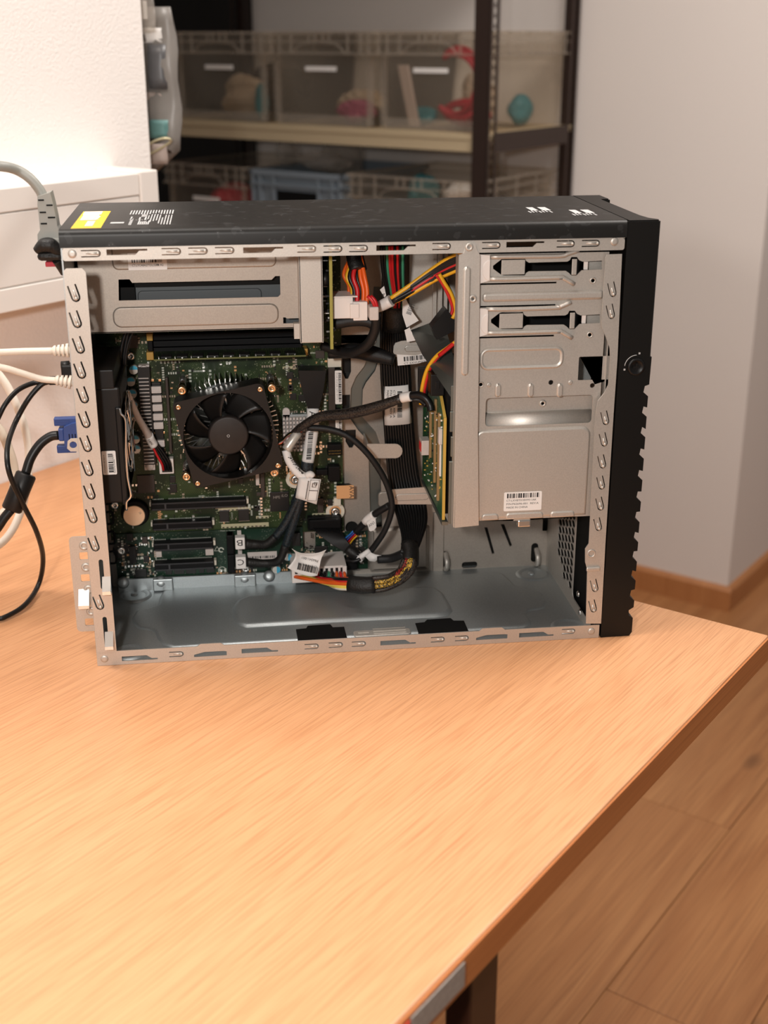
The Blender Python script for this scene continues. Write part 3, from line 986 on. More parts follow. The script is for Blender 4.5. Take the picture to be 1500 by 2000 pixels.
def uslot(cx, cz, ln, w, t, a, n=5):
    """U-shaped slot; the closed end lies at (cx, cz), arms run up; rotated by a"""
    R = w / 2
    pts = [(-R, ln - R), (-R, 0)]
    pts += [(R * math.cos(math.pi + math.pi * i / n), R * math.sin(math.pi + math.pi * i / n)) for i in range(n + 1)]
    pts += [(R, ln - R)]
    r = R - t
    pts += [(r, ln - R)]
    pts += [(r * math.cos(-math.pi * i / n), r * math.sin(-math.pi * i / n)) for i in range(n + 1)]
    pts += [(-r, ln - R)]
    clean = []
    for p in pts:
        if not clean or (abs(p[0] - clean[-1][0]) + abs(p[1] - clean[-1][1])) > 1e-7:
            clean.append(p)
    return rot2([(cx + p[0], cz + R + p[1]) for p in clean], cx, cz, a)
def bump_tab(b, cx, cz, ln, w, a, y, m=0):
    """the pressed tongue inside a U slot"""
    c, s = math.cos(a), math.sin(a)
    def q(px, pz): return (cx + px * c - pz * s, cz + px * s + pz * c)
    R = w / 2
    p0 = q(0, R); p1 = q(0, ln * 0.62)
    b.tube([(p0[0], y + .0004, p0[1]), (p1[0], y + 0.0012, p1[1])], [R * 0.55, R * 0.42], 8, m, smooth_path=False)
    b.sphere((p0[0], y - .0002, p0[1]), R * 0.6, m, 10, 8)

# ---- rails and flanges of the open side
left_tabs = [(152, 590), (155, 641), (161, 691), (163.5, 740), (169, 788), (172, 836), (175, 883), (178, 930), (182, 976), (186, 1022), (190, 1077), (199, 1191)]
lf = []
b = B()
holes = []
for px, py in left_tabs:
    x, z = S(px, py, 0)
    holes.append(uslot(x - .0003, z, 0.0138, 0.0072, 0.0013, 0.26))
    bump_tab(b, x - 0.0003, z + .0003, 0.0150, 0.0052, 0.26, -0.0004)
for (px, py0, py1) in ((196, 1093, 1151), (203.5, 1205, 1261)):
    x, z1 = S(px, py0, 0); _, z0 = S(px, py1, 0)
    holes.append(rrect(x - 0.0016, x + 0.0020, z0, z1, 0.0016, 3))
zt = S(150, 524, 0)[1]
b.plate([(0.0004, 0.012), (0.0172, 0.012), (0.0176, zt - .003), (0.0150, zt), (0.0030, zt), (0.0008, zt - 0.002)], holes, 0.0, 0.0011)
b.build('rear_flange', 'steel', T, label='steel flange with a row of pressed tabs along the rear edge')
for (px, py) in ((209, 1141), (214, 1248)):
    x, z = S(px, py, 0)
    b = B()
    b.plate([(0, z + .007), (-.009, z - .003), (-.009, z - .006), (0, z - .007)], [], x - .0035, x + .0035, mapx)
    b.build('hinge_lug', 'steel_bright', T)

def slot_notch(px0, px1, py, dy=0.0044):
    x0, z = S(px0, py, 0); x1, _ = S(px1, py, 0)
    w = x1 - x0
    return [(x0, z - dy / 2), (x0 + w * 0.70, z - dy / 2), (x0 + w * 0.80, z + dy * 0.18), (x1, z + dy * 0.18), (x1, z + dy / 2), (x0, z + dy / 2)]
def slot_notch_low(px0, px1, py, dy=0.0044):
    x0, z = S(px0, py, 0); x1, _ = S(px1, py, 0)
    w = x1 - x0
    return [(x0, z - dy / 2), (x1, z - dy / 2), (x1, z - dy * .18), (x0 + w * 0.84, z - dy * .18), (x0 + w * 0.70, z + dy / 2), (x0, z + dy / 2)]
def screw(b, p, d, r, h=0.0012, m=0, n=14):
    """flat pan head with a cross recess, axis d"""
    p = Vector(p); d = Vector(d).normalized()
    b.lathe([(r, 0), (r, h * 0.5), (r * 0.75, h), (r * 0.3, h), (r * 0.16, h * 0.2)], p, d, n, m)

b = B()
holes = []
# top rail
for px, py in ((195, 495), (352, 491), (404, 490), (456, 489), (616, 486), (667, 486), (717, 485), (879, 481), (976, 479), (1121, 476), (1170, 475)):
    x, z = S(px, py, 0)
    x += 0.0008
    holes.append(uslot(x, z, 0.0150, 0.0056, 0.0009, math.radians(90)))
    bump_tab(b, x, z, 0.0185, 0.0042, math.radians(90), -0.0004)
for a in ((208, 288, 493), (475, 553, 489), (735, 812, 484.5), (989, 1063, 478)):
    holes.append(slot_notch(*a))
for px, py in ((141, 496), (1200, 472)):
    x, z = S(px, py, 0); holes.append(circ(x, z, 0.0010, 8))
b.plate(rrect(0.0012, LM, 0.3473, 0.3568, 0.0018, 3), holes, 0.0, 0.0011)
b.box(0.0012, LM, 0.0, 0.020, 0.3568, 0.3575)
for px, py in ((141, 496), (1200, 472)):
    x, z = S(px, py, 0)
    b.lathe([(0.0034, 0.0), (0.0030, 0.0007), (0.0014, 0.0008)], (x, 0, z), (0, -1, 0), 14)
b.build('top_rail', 'steel', T)
# bottom rail
b = B()
holes = []
for px, py in ((357, 1277), (621, 1262), (668, 1259), (713, 1257), (867, 1248.5), (914, 1246), (1122, 1232.5)):
    x, z = S(px, py, 0)
    x += 0.0008
    holes.append(uslot(x, z, 0.0125, 0.0052, 0.0009, math.radians(90)))
    bump_tab(b, x, z, 0.0145, 0.0040, math.radians(90), -0.0004)
for a in ((238, 308, 1287), (472, 543, 1272), (743, 812, 1256.5), (1014, 1081, 1241)):
    holes.append(slot_notch_low(*a))
for (p0, p1, py) in ((379, 443, 1279), (930, 991, 1246)):
    x0, z = S(p0, py, 0); x1, _ = S(p1, py, 0)
    holes.append([(x0, z - .0022), (x1, z - .0022), (x1, z + .0018), (x1 - .003, z + .0022), (x0 + .009, z + .0022), (x0, z)])
for px, py in ((204, 1287), (1155, 1233)):
    x, z = S(px, py, 0); holes.append(circ(x, z, 0.0010, 8))
n0, n1 = S(943, 1228, 0)[0], S(980, 1226, 0)[0]
m0, m1 = S(392, 1265, 0)[0], S(431, 1263, 0)[0]
b.plate([(0.0002, 0.0002), (LM, 0.0002), (LM, 0.0128), (n1 + .003, 0.0132), (n1, 0.0156), (n0, 0.0156), (n0 - .003, 0.0132), (m1 + .003, 0.0134), (m1, 0.0156), (m0, 0.0156), (m0 - .003, 0.0134), (0.0175, 0.0134), (0.016, 0.0125), (0.0002, 0.0125)], holes, 0.0, 0.0011)
for px, py in ((204, 1287), (1155, 1233)):
    x, z = S(px, py, 0)
    b.lathe([(0.0034, 0.0), (0.0030, 0.0007), (0.0014, 0.0008)], (x, 0, z), (0, -1, 0), 14)
b.build('bottom_rail', 'steel', T)
# front flange with its wavy inner edge
out = [(1183, 504), (1186, 497), (1215, 496), (1206, 700), (1199, 800), (1183, 1053), (1174, 1218), (1144.5, 1218), (1147, 1112), (1143, 1098), (1143, 1072), (1150, 1062), (1163, 810), (1168, 783), (1180, 768), (1188, 752), (1192, 700), (1191, 680), (1184, 660), (1176, 640), (1175, 630)]
holes = []
b = B()
for px, py in ((1199, 580), (1196, 623), (1185, 830), (1182, 872), (1179, 915), (1177, 956), (1175, 997), (1171, 1037), (1164, 1156), (1161, 1196)):
    x, z = S(px, py, 0)
    holes.append(uslot(x, z, 0.0125, 0.0060, 0.0009, 0.28))
    bump_tab(b, x, z, 0.0125, 0.0046, 0.28, -0.0004)
x, z = S(1155, 1081, 0)
holes.append(circ(x, z, 0.0026, 14))
b.plate([S(p[0], p[1], 0) for p in out], holes, 0.0, 0.0011)
b.lathe([(0.0040, 0.0), (0.0036, 0.0008), (0.0027, 0.0008), (0.0026, -0.003)], (x, 0.0, z), (0, -1, 0), 16)
b.box(x - 0.004, x + 0.0085, -0.0022, 0.0, z - 0.0165, z - 0.0125, 0, 0.001)
b.build('front_flange', 'steel', T, label='steel flange with pressed tabs and a wavy edge beside the bezel')

# ---- cover and bezel
prof = [(-0.0006, 0.3573)]
r = 0.0055
for i in range(7):
    a = math.pi - math.pi / 2 * i / 6
    prof.append((-0.0006 + r + r * math.cos(a), HT - r + r * math.sin(a)))
for i in range(7):
    a = math.pi / 2 - math.pi / 2 * i / 6
    prof.append((WD - r + r * math.cos(a), HT - r + r * math.sin(a)))
prof.append((WD, 0.3573))
b = B()
b.plate(prof, [], -0.0004, LS, lambda a, bb_, c: (c, a, bb_))
cover = b.build('top_cover', 'cover_paint', T, label='black sparkle-painted top cover')
for pg in cover.data.polygons:
    pg.use_smooth = True
cover.data.set_sharp_from_angle(angle=math.radians(40))
B().box(-0.0006, LM, WD - 0.0012, WD, 0.0, 0.357).build('far_side_panel', 'cover_paint', T)
# stickers and print on the cover (flat)
zc = HT + 0.0002
def ZP(px, py): return PZ(px, py, HT)
st = [ZP(141, 446), ZP(198, 446), ZP(215, 413), ZP(161, 413)]
x0 = sum(p.x for p in st[:1] + st[3:]) / 2; x1 = sum(p.x for p in st[1:3]) / 2
y0 = (st[0].y + st[1].y) / 2; y1 = (st[2].y + st[3].y) / 2
b = B()
b.box(x0, x1, y0, y1, HT, zc, 0)
w, h = x1 - x0, y1 - y0
b.quad((x0 + w * .06, y0 + h * .78, zc + .0001), X, Y, w * .66, h * .20, 1)
b.quad((x0 + w * .10, y0 + h * .44, zc + .0001), X, Y, w * .58, h * .34, 2)
b.quad((x0 + w * .40, y0 + h * .10, zc + .0001), X, Y, w * .28, h * .30, 2)
b.text('!', (x0 + w * .30, y0 + h * .48, zc + .0002), X, Y, h * .3, 1)
b.text('!', (x0 + w * .50, y0 + h * .48, zc + .0002), X, Y, h * .3, 1)
b.build('warning_sticker', ['yellow_sticker', 'paper', 'print_grey'], T, label='yellow warning sticker on the cover')
b = B()
# rating print: rows of vertical lettering strips
pr = random.Random(3)
p0, p1, p2 = ZP(222, 441), ZP(330, 440), ZP(336, 408)
ya, yb = p0.y, p2.y
xx = p1.x
k = 0
while xx > p0.x + 0.006:
    ln = (yb - ya)
    b.quad((xx, ya + ln * .66, zc), X, Y, 0.0011, ln * .26, 0)
    if k < 9:
        b.quad((xx, ya + ln * (0.02 + 0.25 * pr.random() * (k > 2)), zc), X, Y, 0.0009, ln * .58 - ln * .2 * (k > 2) * pr.random(), 0)
    elif pr.random() < 0.8:
        b.quad((xx, ya + ln * .30, zc), X, Y, 0.0013, ln * .3 * pr.random(), 0)
    xx -= 0.0023
    k += 1
c0 = ZP(215, 437); c1 = ZP(243, 434)
b.quad((c0.x, c0.y, zc), X, Y, c1.x - c0.x, 0.008, 0)
for q in ((250, 440, 262, 426), (268, 439, 295, 428), (276, 424, 290, 417)):
    a, c = ZP(q[0], q[1]), ZP(q[2], q[3])
    n = 6
    for i in range(n):
        b.quad((a.x + (c.x - a.x) * i / n, a.y, zc), X, Y, (c.x - a.x) / n * 0.7, (c.y - a.y) * pr.uniform(.5, 1), 0)
b.build('rating_print', ['print_grey'], T, label='small pale rating print on the cover')
for (qs, s1, s2) in (((1043, 421, 1100, 409), 'HPE', 'ProLiant'), ((1128, 425, 1192, 414), 'HPE', 'ML30')):
    a, c = ZP(qs[0] + 12, qs[1]), ZP(qs[2] - 6, qs[3])
    b = B()
    b.quad((a.x, c.y - 0.006, zc), X, Y, 0.006, 0.022, 0)
    b.quad((a.x + 0.010, c.y - 0.006, zc), X, Y, 0.007, 0.022, 0)
    for i in range(7):
        b.quad((a.x + 0.003 * i - 0.004, c.y - 0.020 + .002 * (i % 3), zc), X, Y, 0.0012, 0.011, 0)
    b.build('cover_print', ['print_grey'], T, label='pale print block on the cover near the bezel')

# bezel
bz = [(1226, 429), (1290, 430), (1279, 676), (1273, 697), (1268, 751)]
teeth = [(768, 796), (808, 838), (848, 878), (890, 920), (932, 960), (974, 999), (1014, 1041), (1053, 1076), (1091, 1116), (1128, 1151), (1167, 1186)]
def xr(y):
    return 1265 - (y - 780) * (1265 - 1238) / (1180 - 780)
for t0, t1 in teeth:
    bz += [(xr(t0 - 12) - 7, t0 - 14), (xr(t0) - 9, t0 - 2), (xr(t0), t0 + 6), (xr(t1), t1)]
bz += [(1228, 1192), (1228, 1202), (1236, 1207), (1234, 1234), (1229, 1241), (1176, 1247)]
poly = [S(p[0], p[1], 0) for p in bz]
poly[0] = (LS + 0.0004, HT - 0.001); poly[1] = (LT, HT - 0.001); poly[-1] = (LS + 0.0004, 0.0)
poly = [(max(p[0], LS + .0004), max(p[1], 0.0)) for p in poly]
bez = thing  # keep name space tidy
b = B()
low = [p for p in poly if p[1] < 0.262]
zc_ = max(p[1] for p in low)
side = [(LS + .0004, zc_)] + low
b.plate(side, [], 0.0, WD, mapy)
topv = [(LS + .0004, 0.0), (LT - .0012, 0.0), (LT, .0012), (LT, 0.006), (0.4690, 0.014), (0.4668, 0.030), (0.4662, 0.138), (0.4668, 0.142), (LT + .0006, 0.1435), (LT + .0006, WD), (LS + .0004, WD)]
b.plate(topv, [], zc_, HT - 0.0012, mapz)
b.plate(offset(ccw(topv), 0.0012), [], HT - 0.0012, HT - 0.0002, mapz)
bezel = b.build('front_bezel', 'bezel_black', T, label='black plastic front bezel with toothed grille slats')
lx, lz = S(1242, 716, 0)
b = B()
b.lathe([(0.0075, 0.0), (0.0072, 0.0016), (0.0056, 0.0022), (0.0052, 0.0016), (0.001, 0.0016)], (lx, 0, lz), (0, -1, 0), 24)
b.box(lx - 0.0008, lx + 0.0008, -0.0022, -0.0012, lz - 0.0032, lz + 0.0032)
b.box(lx - 0.003, lx + 0.003, -0.0021, -0.0012, lz - 0.0008, lz + 0.0008)
b.build('key_lock', 'black_plastic', bezel)
b = B()
pts = []
for i in range(9):
    a = math.radians(175 - 85 * i / 8)
    pts.append((lx + 0.0098 * math.cos(a), -0.0001, lz + 0.0098 * math.sin(a)))
b.tube(pts, 0.0003, 5, sub=2)
b.box(lx - 0.0105, lx - 0.0090, -0.0003, 0, lz - 0.0030, lz - 0.0015)
b.box(lx + 0.0015, lx + 0.0030, -0.0003, 0, lz + 0.0105, lz + 0.0120)
b.build('lock_mark', 'print_grey', bezel)

# ---- floor panel
FZ2 = 0.0022
b = B()
b.box(0.0012, LM, 0.0011, 0.1735, 0.0002, FZ2)
def FP(px, py, z=FZ2 + 0.001): 
    p = PZ(px, py, z); return (p.x, p.y)
left = [(334, 1146), (318, 1154), (312, 1166), (309, 1181), (290, 1187), (266, 1193), (258, 1205), (259, 1216), (270, 1226), (288, 1229), (302, 1232), (308, 1246), (318, 1258), (340, 1264)]
right = [(985, 1226), (1022, 1224), (1038, 1218), (1036, 1209), (1028, 1200), (1033, 1192), (1050, 1190), (1064, 1186), (1068, 1174), (1058, 1158), (1035, 1149), (1006, 1144), (994, 1130), (984, 1121), (972, 1117)]
b.emboss([FP(*p) for p in left] + [FP(*p) for p in right], FZ2, 0.0016, 0.0030, mapz)
rp = [FP(*p, FZ2 + .0016) for p in ((455, 1205), (453, 1190), (462, 1176), (482, 1167), (560, 1161), (832, 1149), (850, 1151), (866, 1161), (880, 1184), (884, 1194), (876, 1203), (850, 1206), (640, 1216), (482, 1226), (462, 1220))]
b.emboss(rp, FZ2 + 0.0016, 0.0030, 0.0045, mapz)
for px, py, rr in ((262, 1162, 0.017), (1040, 1120, 0.017), (1112, 1222, 0.017), (252, 1281, 0.016)):
    cx, cy = FP(px, py)
    cy = max(cy, 0.019)
    b.emboss(circ(cx, cy, rr, 24), FZ2, 0.0016, 0.004, mapz, dish=True)
floorp = b.build('floor_panel', 'steel_dull', T, label='bluish galvanised steel floor inside the tower')
for (px, py) in ((262, 1160), (1038, 1119)):
    cx, cy = FP(px, py)
    bb = B(); bb.lathe([(0.0035, 0), (0.0033, 0.0010), (0.001, 0.0016)], (cx, cy, FZ2), (0, 0, 1), 12)
    bb.build('rivet', 'steel_dull', floorp)
zt2 = FZ2 + 0.0022
for pad in (((578, 1229), (598, 1227), (601, 1222), (645, 1219), (650, 1225), (672, 1224), (679, 1250), (583, 1256)),
            ((811, 1217), (829, 1215), (834, 1210), (880, 1207), (886, 1212), (906, 1212), (917, 1237), (820, 1243))):
    B().plate([FP(*p, zt2) for p in pad], [], FZ2 + .0001, zt2, mapz).build('black_pad', 'black_matte', floorp)
b = B()
c0 = FP(692, 1243, zt2); c1 = FP(800, 1226, zt2)
b.emboss(rrect(c0[0], c1[0], c0[1], c1[1], 0.003), FZ2 + .0016, 0.0007, 0.0008, mapz)
for i in range(3):
    b.box(c0[0] + .018, c1[0] - .004, c0[1] + .003 + .0045 * i, c0[1] + .004 + .0045 * i, FZ2 + .0022, FZ2 + .0028)
b.box(c0[0] + .004, c0[0] + .014, c0[1] + .006, c0[1] + .009, FZ2 + .0022, FZ2 + .0028)
b.build('pressed_mark', 'steel', floorp)

# ---- rear panel
b = B()
hs = []
b.plate([(0.0011, 0.002), (0.1735, 0.002), (0.1735, 0.357), (0.0011, 0.357)], [rrect(0.03, 0.112, 0.14, 0.222, 0.04, 8)], 0.0, 0.0012, mapx)
b.build('rear_panel', 'steel_dull', T)
for k in range(4):
    z0 = 0.030 + k * 0.0203
    b = B().box(0.0013, 0.0022, 0.045, 0.150, z0, z0 + 0.0185, bev=0.0003)
    b.tube([(0.0022, 0.150, z0 + .003), (0.0075, 0.151, z0 + .004), (0.0075, 0.151, z0 + .0145), (0.0022, 0.150, z0 + .0155)], 0.0011, 6, 1)
    b.build('slot_cover', ['steel_dull', 'black_matte'], T)
# outer bracket plate behind the rear edge
y_ = 0.032
b = B()
q0, q1 = S(136, 1049, y_), S(153, 1234, y_)
hz = []
b.plate(rrect(q0[0] - 0.001, 0.0, q1[1], q0[1], 0.004), [rrect(*(lambda c: (c[0] - .0035, c[0] + .0045, c[1] - .0035, c[1] + .0035))(S(px, py, y_)), .0012, 2) for px, py in ((163, 1086), (166, 1129), (174, 1215))], y_, y_ + 0.0012)
for px, py in ((164, 1066), (168, 1108), (173, 1151), (178, 1194)):
    p = P(px, py, y_)
    b.lathe([(0.0042, 0), (0.0036, 0.0010), (0.0020, 0.0010), (0.0016, 0.0002)], p, (0, -1, 0), 14)
brk = b.build('rear_bracket', 'steel', T, label='steel plate with screw bosses jutting out behind the rear edge')
p = P(164, 1167, y_)
B().plate([(y_, p.z + .008), (y_ - .011, p.z - .003), (y_ - .011, p.z - .006), (y_, p.z - .007)], [], p.x - .004, p.x + .005, mapx).build('thumb_lug', 'steel_bright', brk)

# ---- far wall of the tower (motherboard side)
YB = 0.166
def SB(px, py): return S(px, py, YB)
holes = []
for px, py, w, h in ((677, 720, 0.0042, 0.010), (674, 789, 0.0050, 0.009), (685, 857, 0.0050, 0.009)):
    x, z = SB(px, py)
    holes.append([(x - w, z - h * .3), (x - w * .3, z - h), (x + w * .3, z - h), (x + w, z - h * .3), (x + w, z + h), (x - w, z + h)])
x, z = SB(687, 1030); holes.append(circ(x, z, 0.0065, 16))
for px, py in ((869, 1098), (1044, 1082)):
    x, z = SB(px, py); holes.append(rrect(x - 0.0036, x + 0.0036, max(.003, z - 0.009), z + 0.012, 0.0036))
x, z = SB(917, 1108); holes.append(rrect(x - 0.008, x + 0.008, max(.003, z - 0.004), z + 0.006, 0.003))
x0, z0 = SB(1065, 1035); holes.append(rrect(x0 - .003, min(x0 + .009, .4405), z0 - .001, z0 + .014, .001))
x0, z0 = SB(951, 1080); x1, z1 = SB(965, 1030)
holes.append([SB(946, 1030), SB(952, 1030), SB(966, 1081), SB(961, 1082)])
holes.append([SB(978, 1024), SB(985, 1024), SB(1000, 1065), SB(996, 1068)])
x, z = SB(697, 662); holes.append(rrect(x - .018, x + .018, z - .004, z + .004, .001))
gl = [(742, 560), (738, 640), (732, 690), (722, 720), (705, 742), (697, 760), (695, 815), (708, 832), (724, 850), (731, 870), (733, 960), (735, 1030)]
def band(pts, w):
    L_ = []; R_ = []
    q = [Vector(SB(*p)) for p in pts]
    for i, p in enumerate(q):
        d = (q[min(i + 1, len(q) - 1)] - q[max(i - 1, 0)]).normalized()
        nrm = Vector((-d.y, d.x))
        L_.append(tuple(p + nrm * w)); R_.append(tuple(p - nrm * w))
    return L_ + list(reversed(R_))
holes.append(band(gl, 0.0058))
b = B()
b.plate([(0.0012, 0.0), (LM - 0.002, 0.0), (LM - 0.002, 0.357), (0.0012, 0.357)], holes, YB, YB + 0.0015)
# grooves and pressed fields
b.emboss(rrect(*(lambda a, c: (a[0], c[0], c[1], a[1]))(SB(738, 960), SB(800, 988)), 0.004), YB, -0.0016, 0.0012)
b.emboss(rrect(*(lambda a, c: (a[0], c[0], c[1], a[1]))(SB(722, 1030), SB(838, 1112)), 0.003), YB, -0.0025, 0.0040)
b.emboss(rrect(*(lambda a, c: (a[0], c[0], c[1], a[1]))(SB(846, 1000), SB(866, 1117)), 0.001), YB, -0.002, 0.001)
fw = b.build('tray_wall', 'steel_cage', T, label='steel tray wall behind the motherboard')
b = B(); b.plate(band(gl, 0.0060), [], YB + 0.0055, YB + 0.0065); b.build('channel', 'steel_dark', fw)  # darker steel carries the recessed channel's dim reflections in its colour
def tongue(pts, y, th, name, holepts=None, mat='steel'):
    b = B()
    b.plate([S(p[0], p[1], y) for p in pts], [], y, y + th)
    if holepts:
        (a, c) = holepts
        p, q = S(*a, y), S(*c, y)
        b.emboss(rrect(p[0], q[0], q[1], p[1], 0.004), y, -0.0008, 0.0008)
    x0, z0 = S(pts[0][0], pts[0][1], y); x1, z1 = S(pts[-1][0], pts[-1][1], y)
    return b
def rounded(px0, px1, py0, py1, side='R', n=8):
    r_ = (py1 - py0) / 2
    cy = (py0 + py1) / 2
    if side == 'R':
        arc = [(px1 - r_ + r_ * math.sin(math.pi * i / n), cy - r_ * math.cos(math.pi * i / n)) for i in range(n + 1)]
        return [(px0, py0)] + arc + [(px0, py1)]
    arc = [(px0 + r_ - r_ * math.sin(math.pi * i / n), cy + r_ * math.cos(math.pi * i / n)) for i in range(n + 1)]
    return [(px1, py1)] + arc + [(px1, py0)]
b = tongue(rounded(720, 786, 867, 895), 0.132, 0.0012, 'clip')
xa, za = S(720, 867, 0.132); xb, zb = S(720, 895, 0.132)
b.box(xa - 0.0015, xa, 0.132, YB, zb, za)
b.build('cable_clip', 'steel', fw)
b = tongue([(769, 676), (772, 670), (784, 666), (840, 661), (846, 692), (784, 700), (772, 696), (768, 688)], 0.120, 0.0012, 'clip', ((790, 674), (842, 686)))
b.box(*(lambda a: (a[0] - .001, a[0] + .0006))(S(845, 680, .12)), 0.120, YB, S(845, 692, .12)[1], S(845, 663, .12)[1])
b.build('cable_clip', 'steel', fw)
b = tongue([(760, 962), (768, 956), (838, 951), (846, 954), (846, 985), (762, 985), (757, 978)], 0.125, 0.0012, 'clip', ((772, 965), (838, 976)))
b.box(*(lambda a: (a[0] - .001, a[0] + .0006))(S(846, 970, .125)), 0.125, YB, S(846, 985, .125)[1], S(846, 953, .125)[1])
b.build('cable_clip', 'steel', fw)
for px, py in ((870, 1107), (1046, 1098)):
    p = P(px, py, YB)
    zz = max(p.z, .015)
    bb = B(); bb.tube([(p.x, YB, zz - .011), (p.x, YB - .008, zz - .008), (p.x, YB - .009, zz), (p.x, YB - .001, zz + .006)], .0024, 8, sx=1.2)
    bb.build('hook_tab', 'steel', fw)

# ---- inner front panel with honeycomb
XF = LM - 0.008
hx = []
cell = 0.0078
for i in range(12):
    for j in range(16):
        yy = 0.0745 + j * 0.0112
        zz = 0.020 + i * cell + (cell / 2 if j % 2 else 0)
        if yy < 0.124 and zz < 0.116 and not (zz < 0.030 and yy > 0.10):
            hx.append([(yy + .0068 * math.cos(math.radians(60 * k)), zz + cell * .50 * math.sin(math.radians(60 * k))) for k in range(6)])
b = B()
b.plate([(0.004, 0.002), (YB, 0.002), (YB, 0.33), (0.004, 0.33)], hx + [rrect(0.010, 0.0655, 0.012, 0.116, 0.006)], XF, XF + 0.001, mapx)
b.build('front_panel', 'steel', T, label='inner front panel with honeycomb vent')
B().box(XF + 0.004, XF + 0.0055, 0.004, YB, 0.002, 0.2).build('vent_screen', 'black_matte', T)
for px, py in ((1131, 1160), (1134, 1195)):
    p = PX(px, py, XF)
    bb = B(); screw(bb, (XF, p.y, p.z), (-1, 0, 0), 0.003, .002); bb.build('screw', 'steel_bright', T)

# ================================================================== power supply cage
YC = 0.070
def SC(px, py): return S(px, py, YC)
xl, xr_ = 0.0030, 0.1930
zb, zt_ = 0.2755, 0.3560
o0, o1 = SC(229, 546), SC(548, 582)
b = B()
holes = [[(o0[0], o1[1] + .001), (o1[0] - .002, o1[1] + .001), (o1[0], o1[1] + .003), (o1[0], o0[1]), (o1[0] - .004, o0[1]), (o1[0] - .007, o0[1] - .003), (o0[0] + .012, o0[1] - .003), (o0[0] + .010, o0[1]), (o0[0] + .001, o0[1])]]
a0, a1 = SC(553, 620), SC(584, 631)
holes.append([(a0[0], a1[1]), (a1[0], a1[1]), (a1[0], a0[1] - .001), (a0[0] + .003, a0[1] - .001), (a0[0] + .002, a0[1]), (a0[0], a0[1])])
b.plate([(xl, zb), (xr_, zb), (xr_, zt_), (xl, zt_)], holes, YC, YC + 0.001)
e0, e1 = SC(219, 600), SC(545, 632)
b.emboss(rrect(e0[0], e1[0], e1[1], e0[1], 0.007), YC, -0.0014, 0.0014)
t0, t1 = SC(218, 500), SC(540, 521)
b.emboss(rrect(t0[0], t1[0], t1[1], t0[1] + .01, 0.005), YC, -0.0014, 0.0014)
b.box(xl, xr_, YC, 0.150, zb - 0.0002, zb + 0.0008)
b.box(xl, xl + 0.001, YC, 0.150, zb, zt_)
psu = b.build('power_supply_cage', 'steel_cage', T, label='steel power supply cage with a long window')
i0, i1 = S(258, 559, .085), S(512, 592, .085)
b = B().box(xl + .002, xr_, 0.085, 0.147, zb + .001, zt_ - .02, 0)
b.emboss(rrect(i0[0] + .004, i1[0], i1[1], i0[1] - .004, 0.004), 0.085, -0.001, 0.001)
b.build('power_supply_body', 'supply_grey', psu)
B().box(o0[0] - .004, o1[0] + .003, 0.080, 0.0845, o0[1] - .0085, o0[1] + .004).build('window_shade_strip', 'black_matte', psu)  # black strip standing in for the shade behind the window's upper edge
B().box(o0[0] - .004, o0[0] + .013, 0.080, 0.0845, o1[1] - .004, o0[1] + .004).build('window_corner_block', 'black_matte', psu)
# barcode label
l0, l1 = SC(249, 494), SC(327, 526)
b = B().box(l0[0], l1[0], YC - .0017, YC - .0015, l1[1], l0[1])
b.bars((l0[0] + .003, YC - .0018, l1[1] + .0062), X, Zv, (l1[0] - l0[0]) - .007, .0042, 1, 5)
b.text('CT:LYCABA27TDL3D9F', (l0[0] + .003, YC - .0018, l1[1] + .0032), X, Zv, .0026, 1, width=.022)
b.text('Ue A2', (l1[0] - .009, YC - .0018, l1[1] + .0032), X, Zv, .0026, 1, width=.006)
b.build('barcode_label', ['paper', 'ink'], psu)
# grey bracket at the cage end
YK = 0.048
k0, k1 = S(583, 500, YK), S(632, 669, YK)
b = B().box(k0[0], k1[0], YK, YK + .001, k1[1], 0.352, 0, .0004)
b.box(k0[0], k0[0] + .001, YK, 0.07, k1[1], 0.352)
b.box(k0[0] - .0045, k0[0], YK + .012, YK + .0215, k1[1] + .001, k1[1] + .014)
b.box(k1[0] - .001, k1[0], YK, 0.062, k1[1], 0.352)
b.build('end_bracket', 'steel', T, label='plain grey steel bracket beside the green circuit board edge')
# upright distribution board seen edge on
YD = 0.050
d0, d1 = S(641, 500, YD), S(652, 681, YD)
db = B().box(d0[0] + .0008, d1[0] - .0006, YD, 0.135, d1[1], 0.352).build('distribution_board', 'pcb_green', T, label='circuit board standing edge-on beside the bracket')
B().box(d0[0] + .0006, d1[0] - .0004, YD - .0006, YD + .0006, d1[1] - .0003, 0.352).build('board_edge', 'pcb_edge', db)
b = B()
rn = random.Random(4)
for i in range(46):
    z = rn.uniform(d1[1] + .004, 0.350); y = rn.uniform(YD + .004, YD + .05)
    w = rn.uniform(.0006, .0018)
    s_ = rn.choice((-1, -1, 1))
    xx = d0[0] + .0008 if s_ < 0 else d1[0] - .0006
    b.box(xx, xx + s_ * rn.uniform(.0008, .004), y, y + w * 2, z, z + w, rn.choice((0, 1, 1, 2)))
b.build('board_components', ['white_plastic', 'chip_black', 'steel_bright'], db, kind='stuff')
b = B().cyl((d0[0] + .0008, YD + .012, 0.318), (d0[0] - .005, YD + .012, 0.318), .006, n=16)
b.build('board_capacitor', 'chip_black', db)

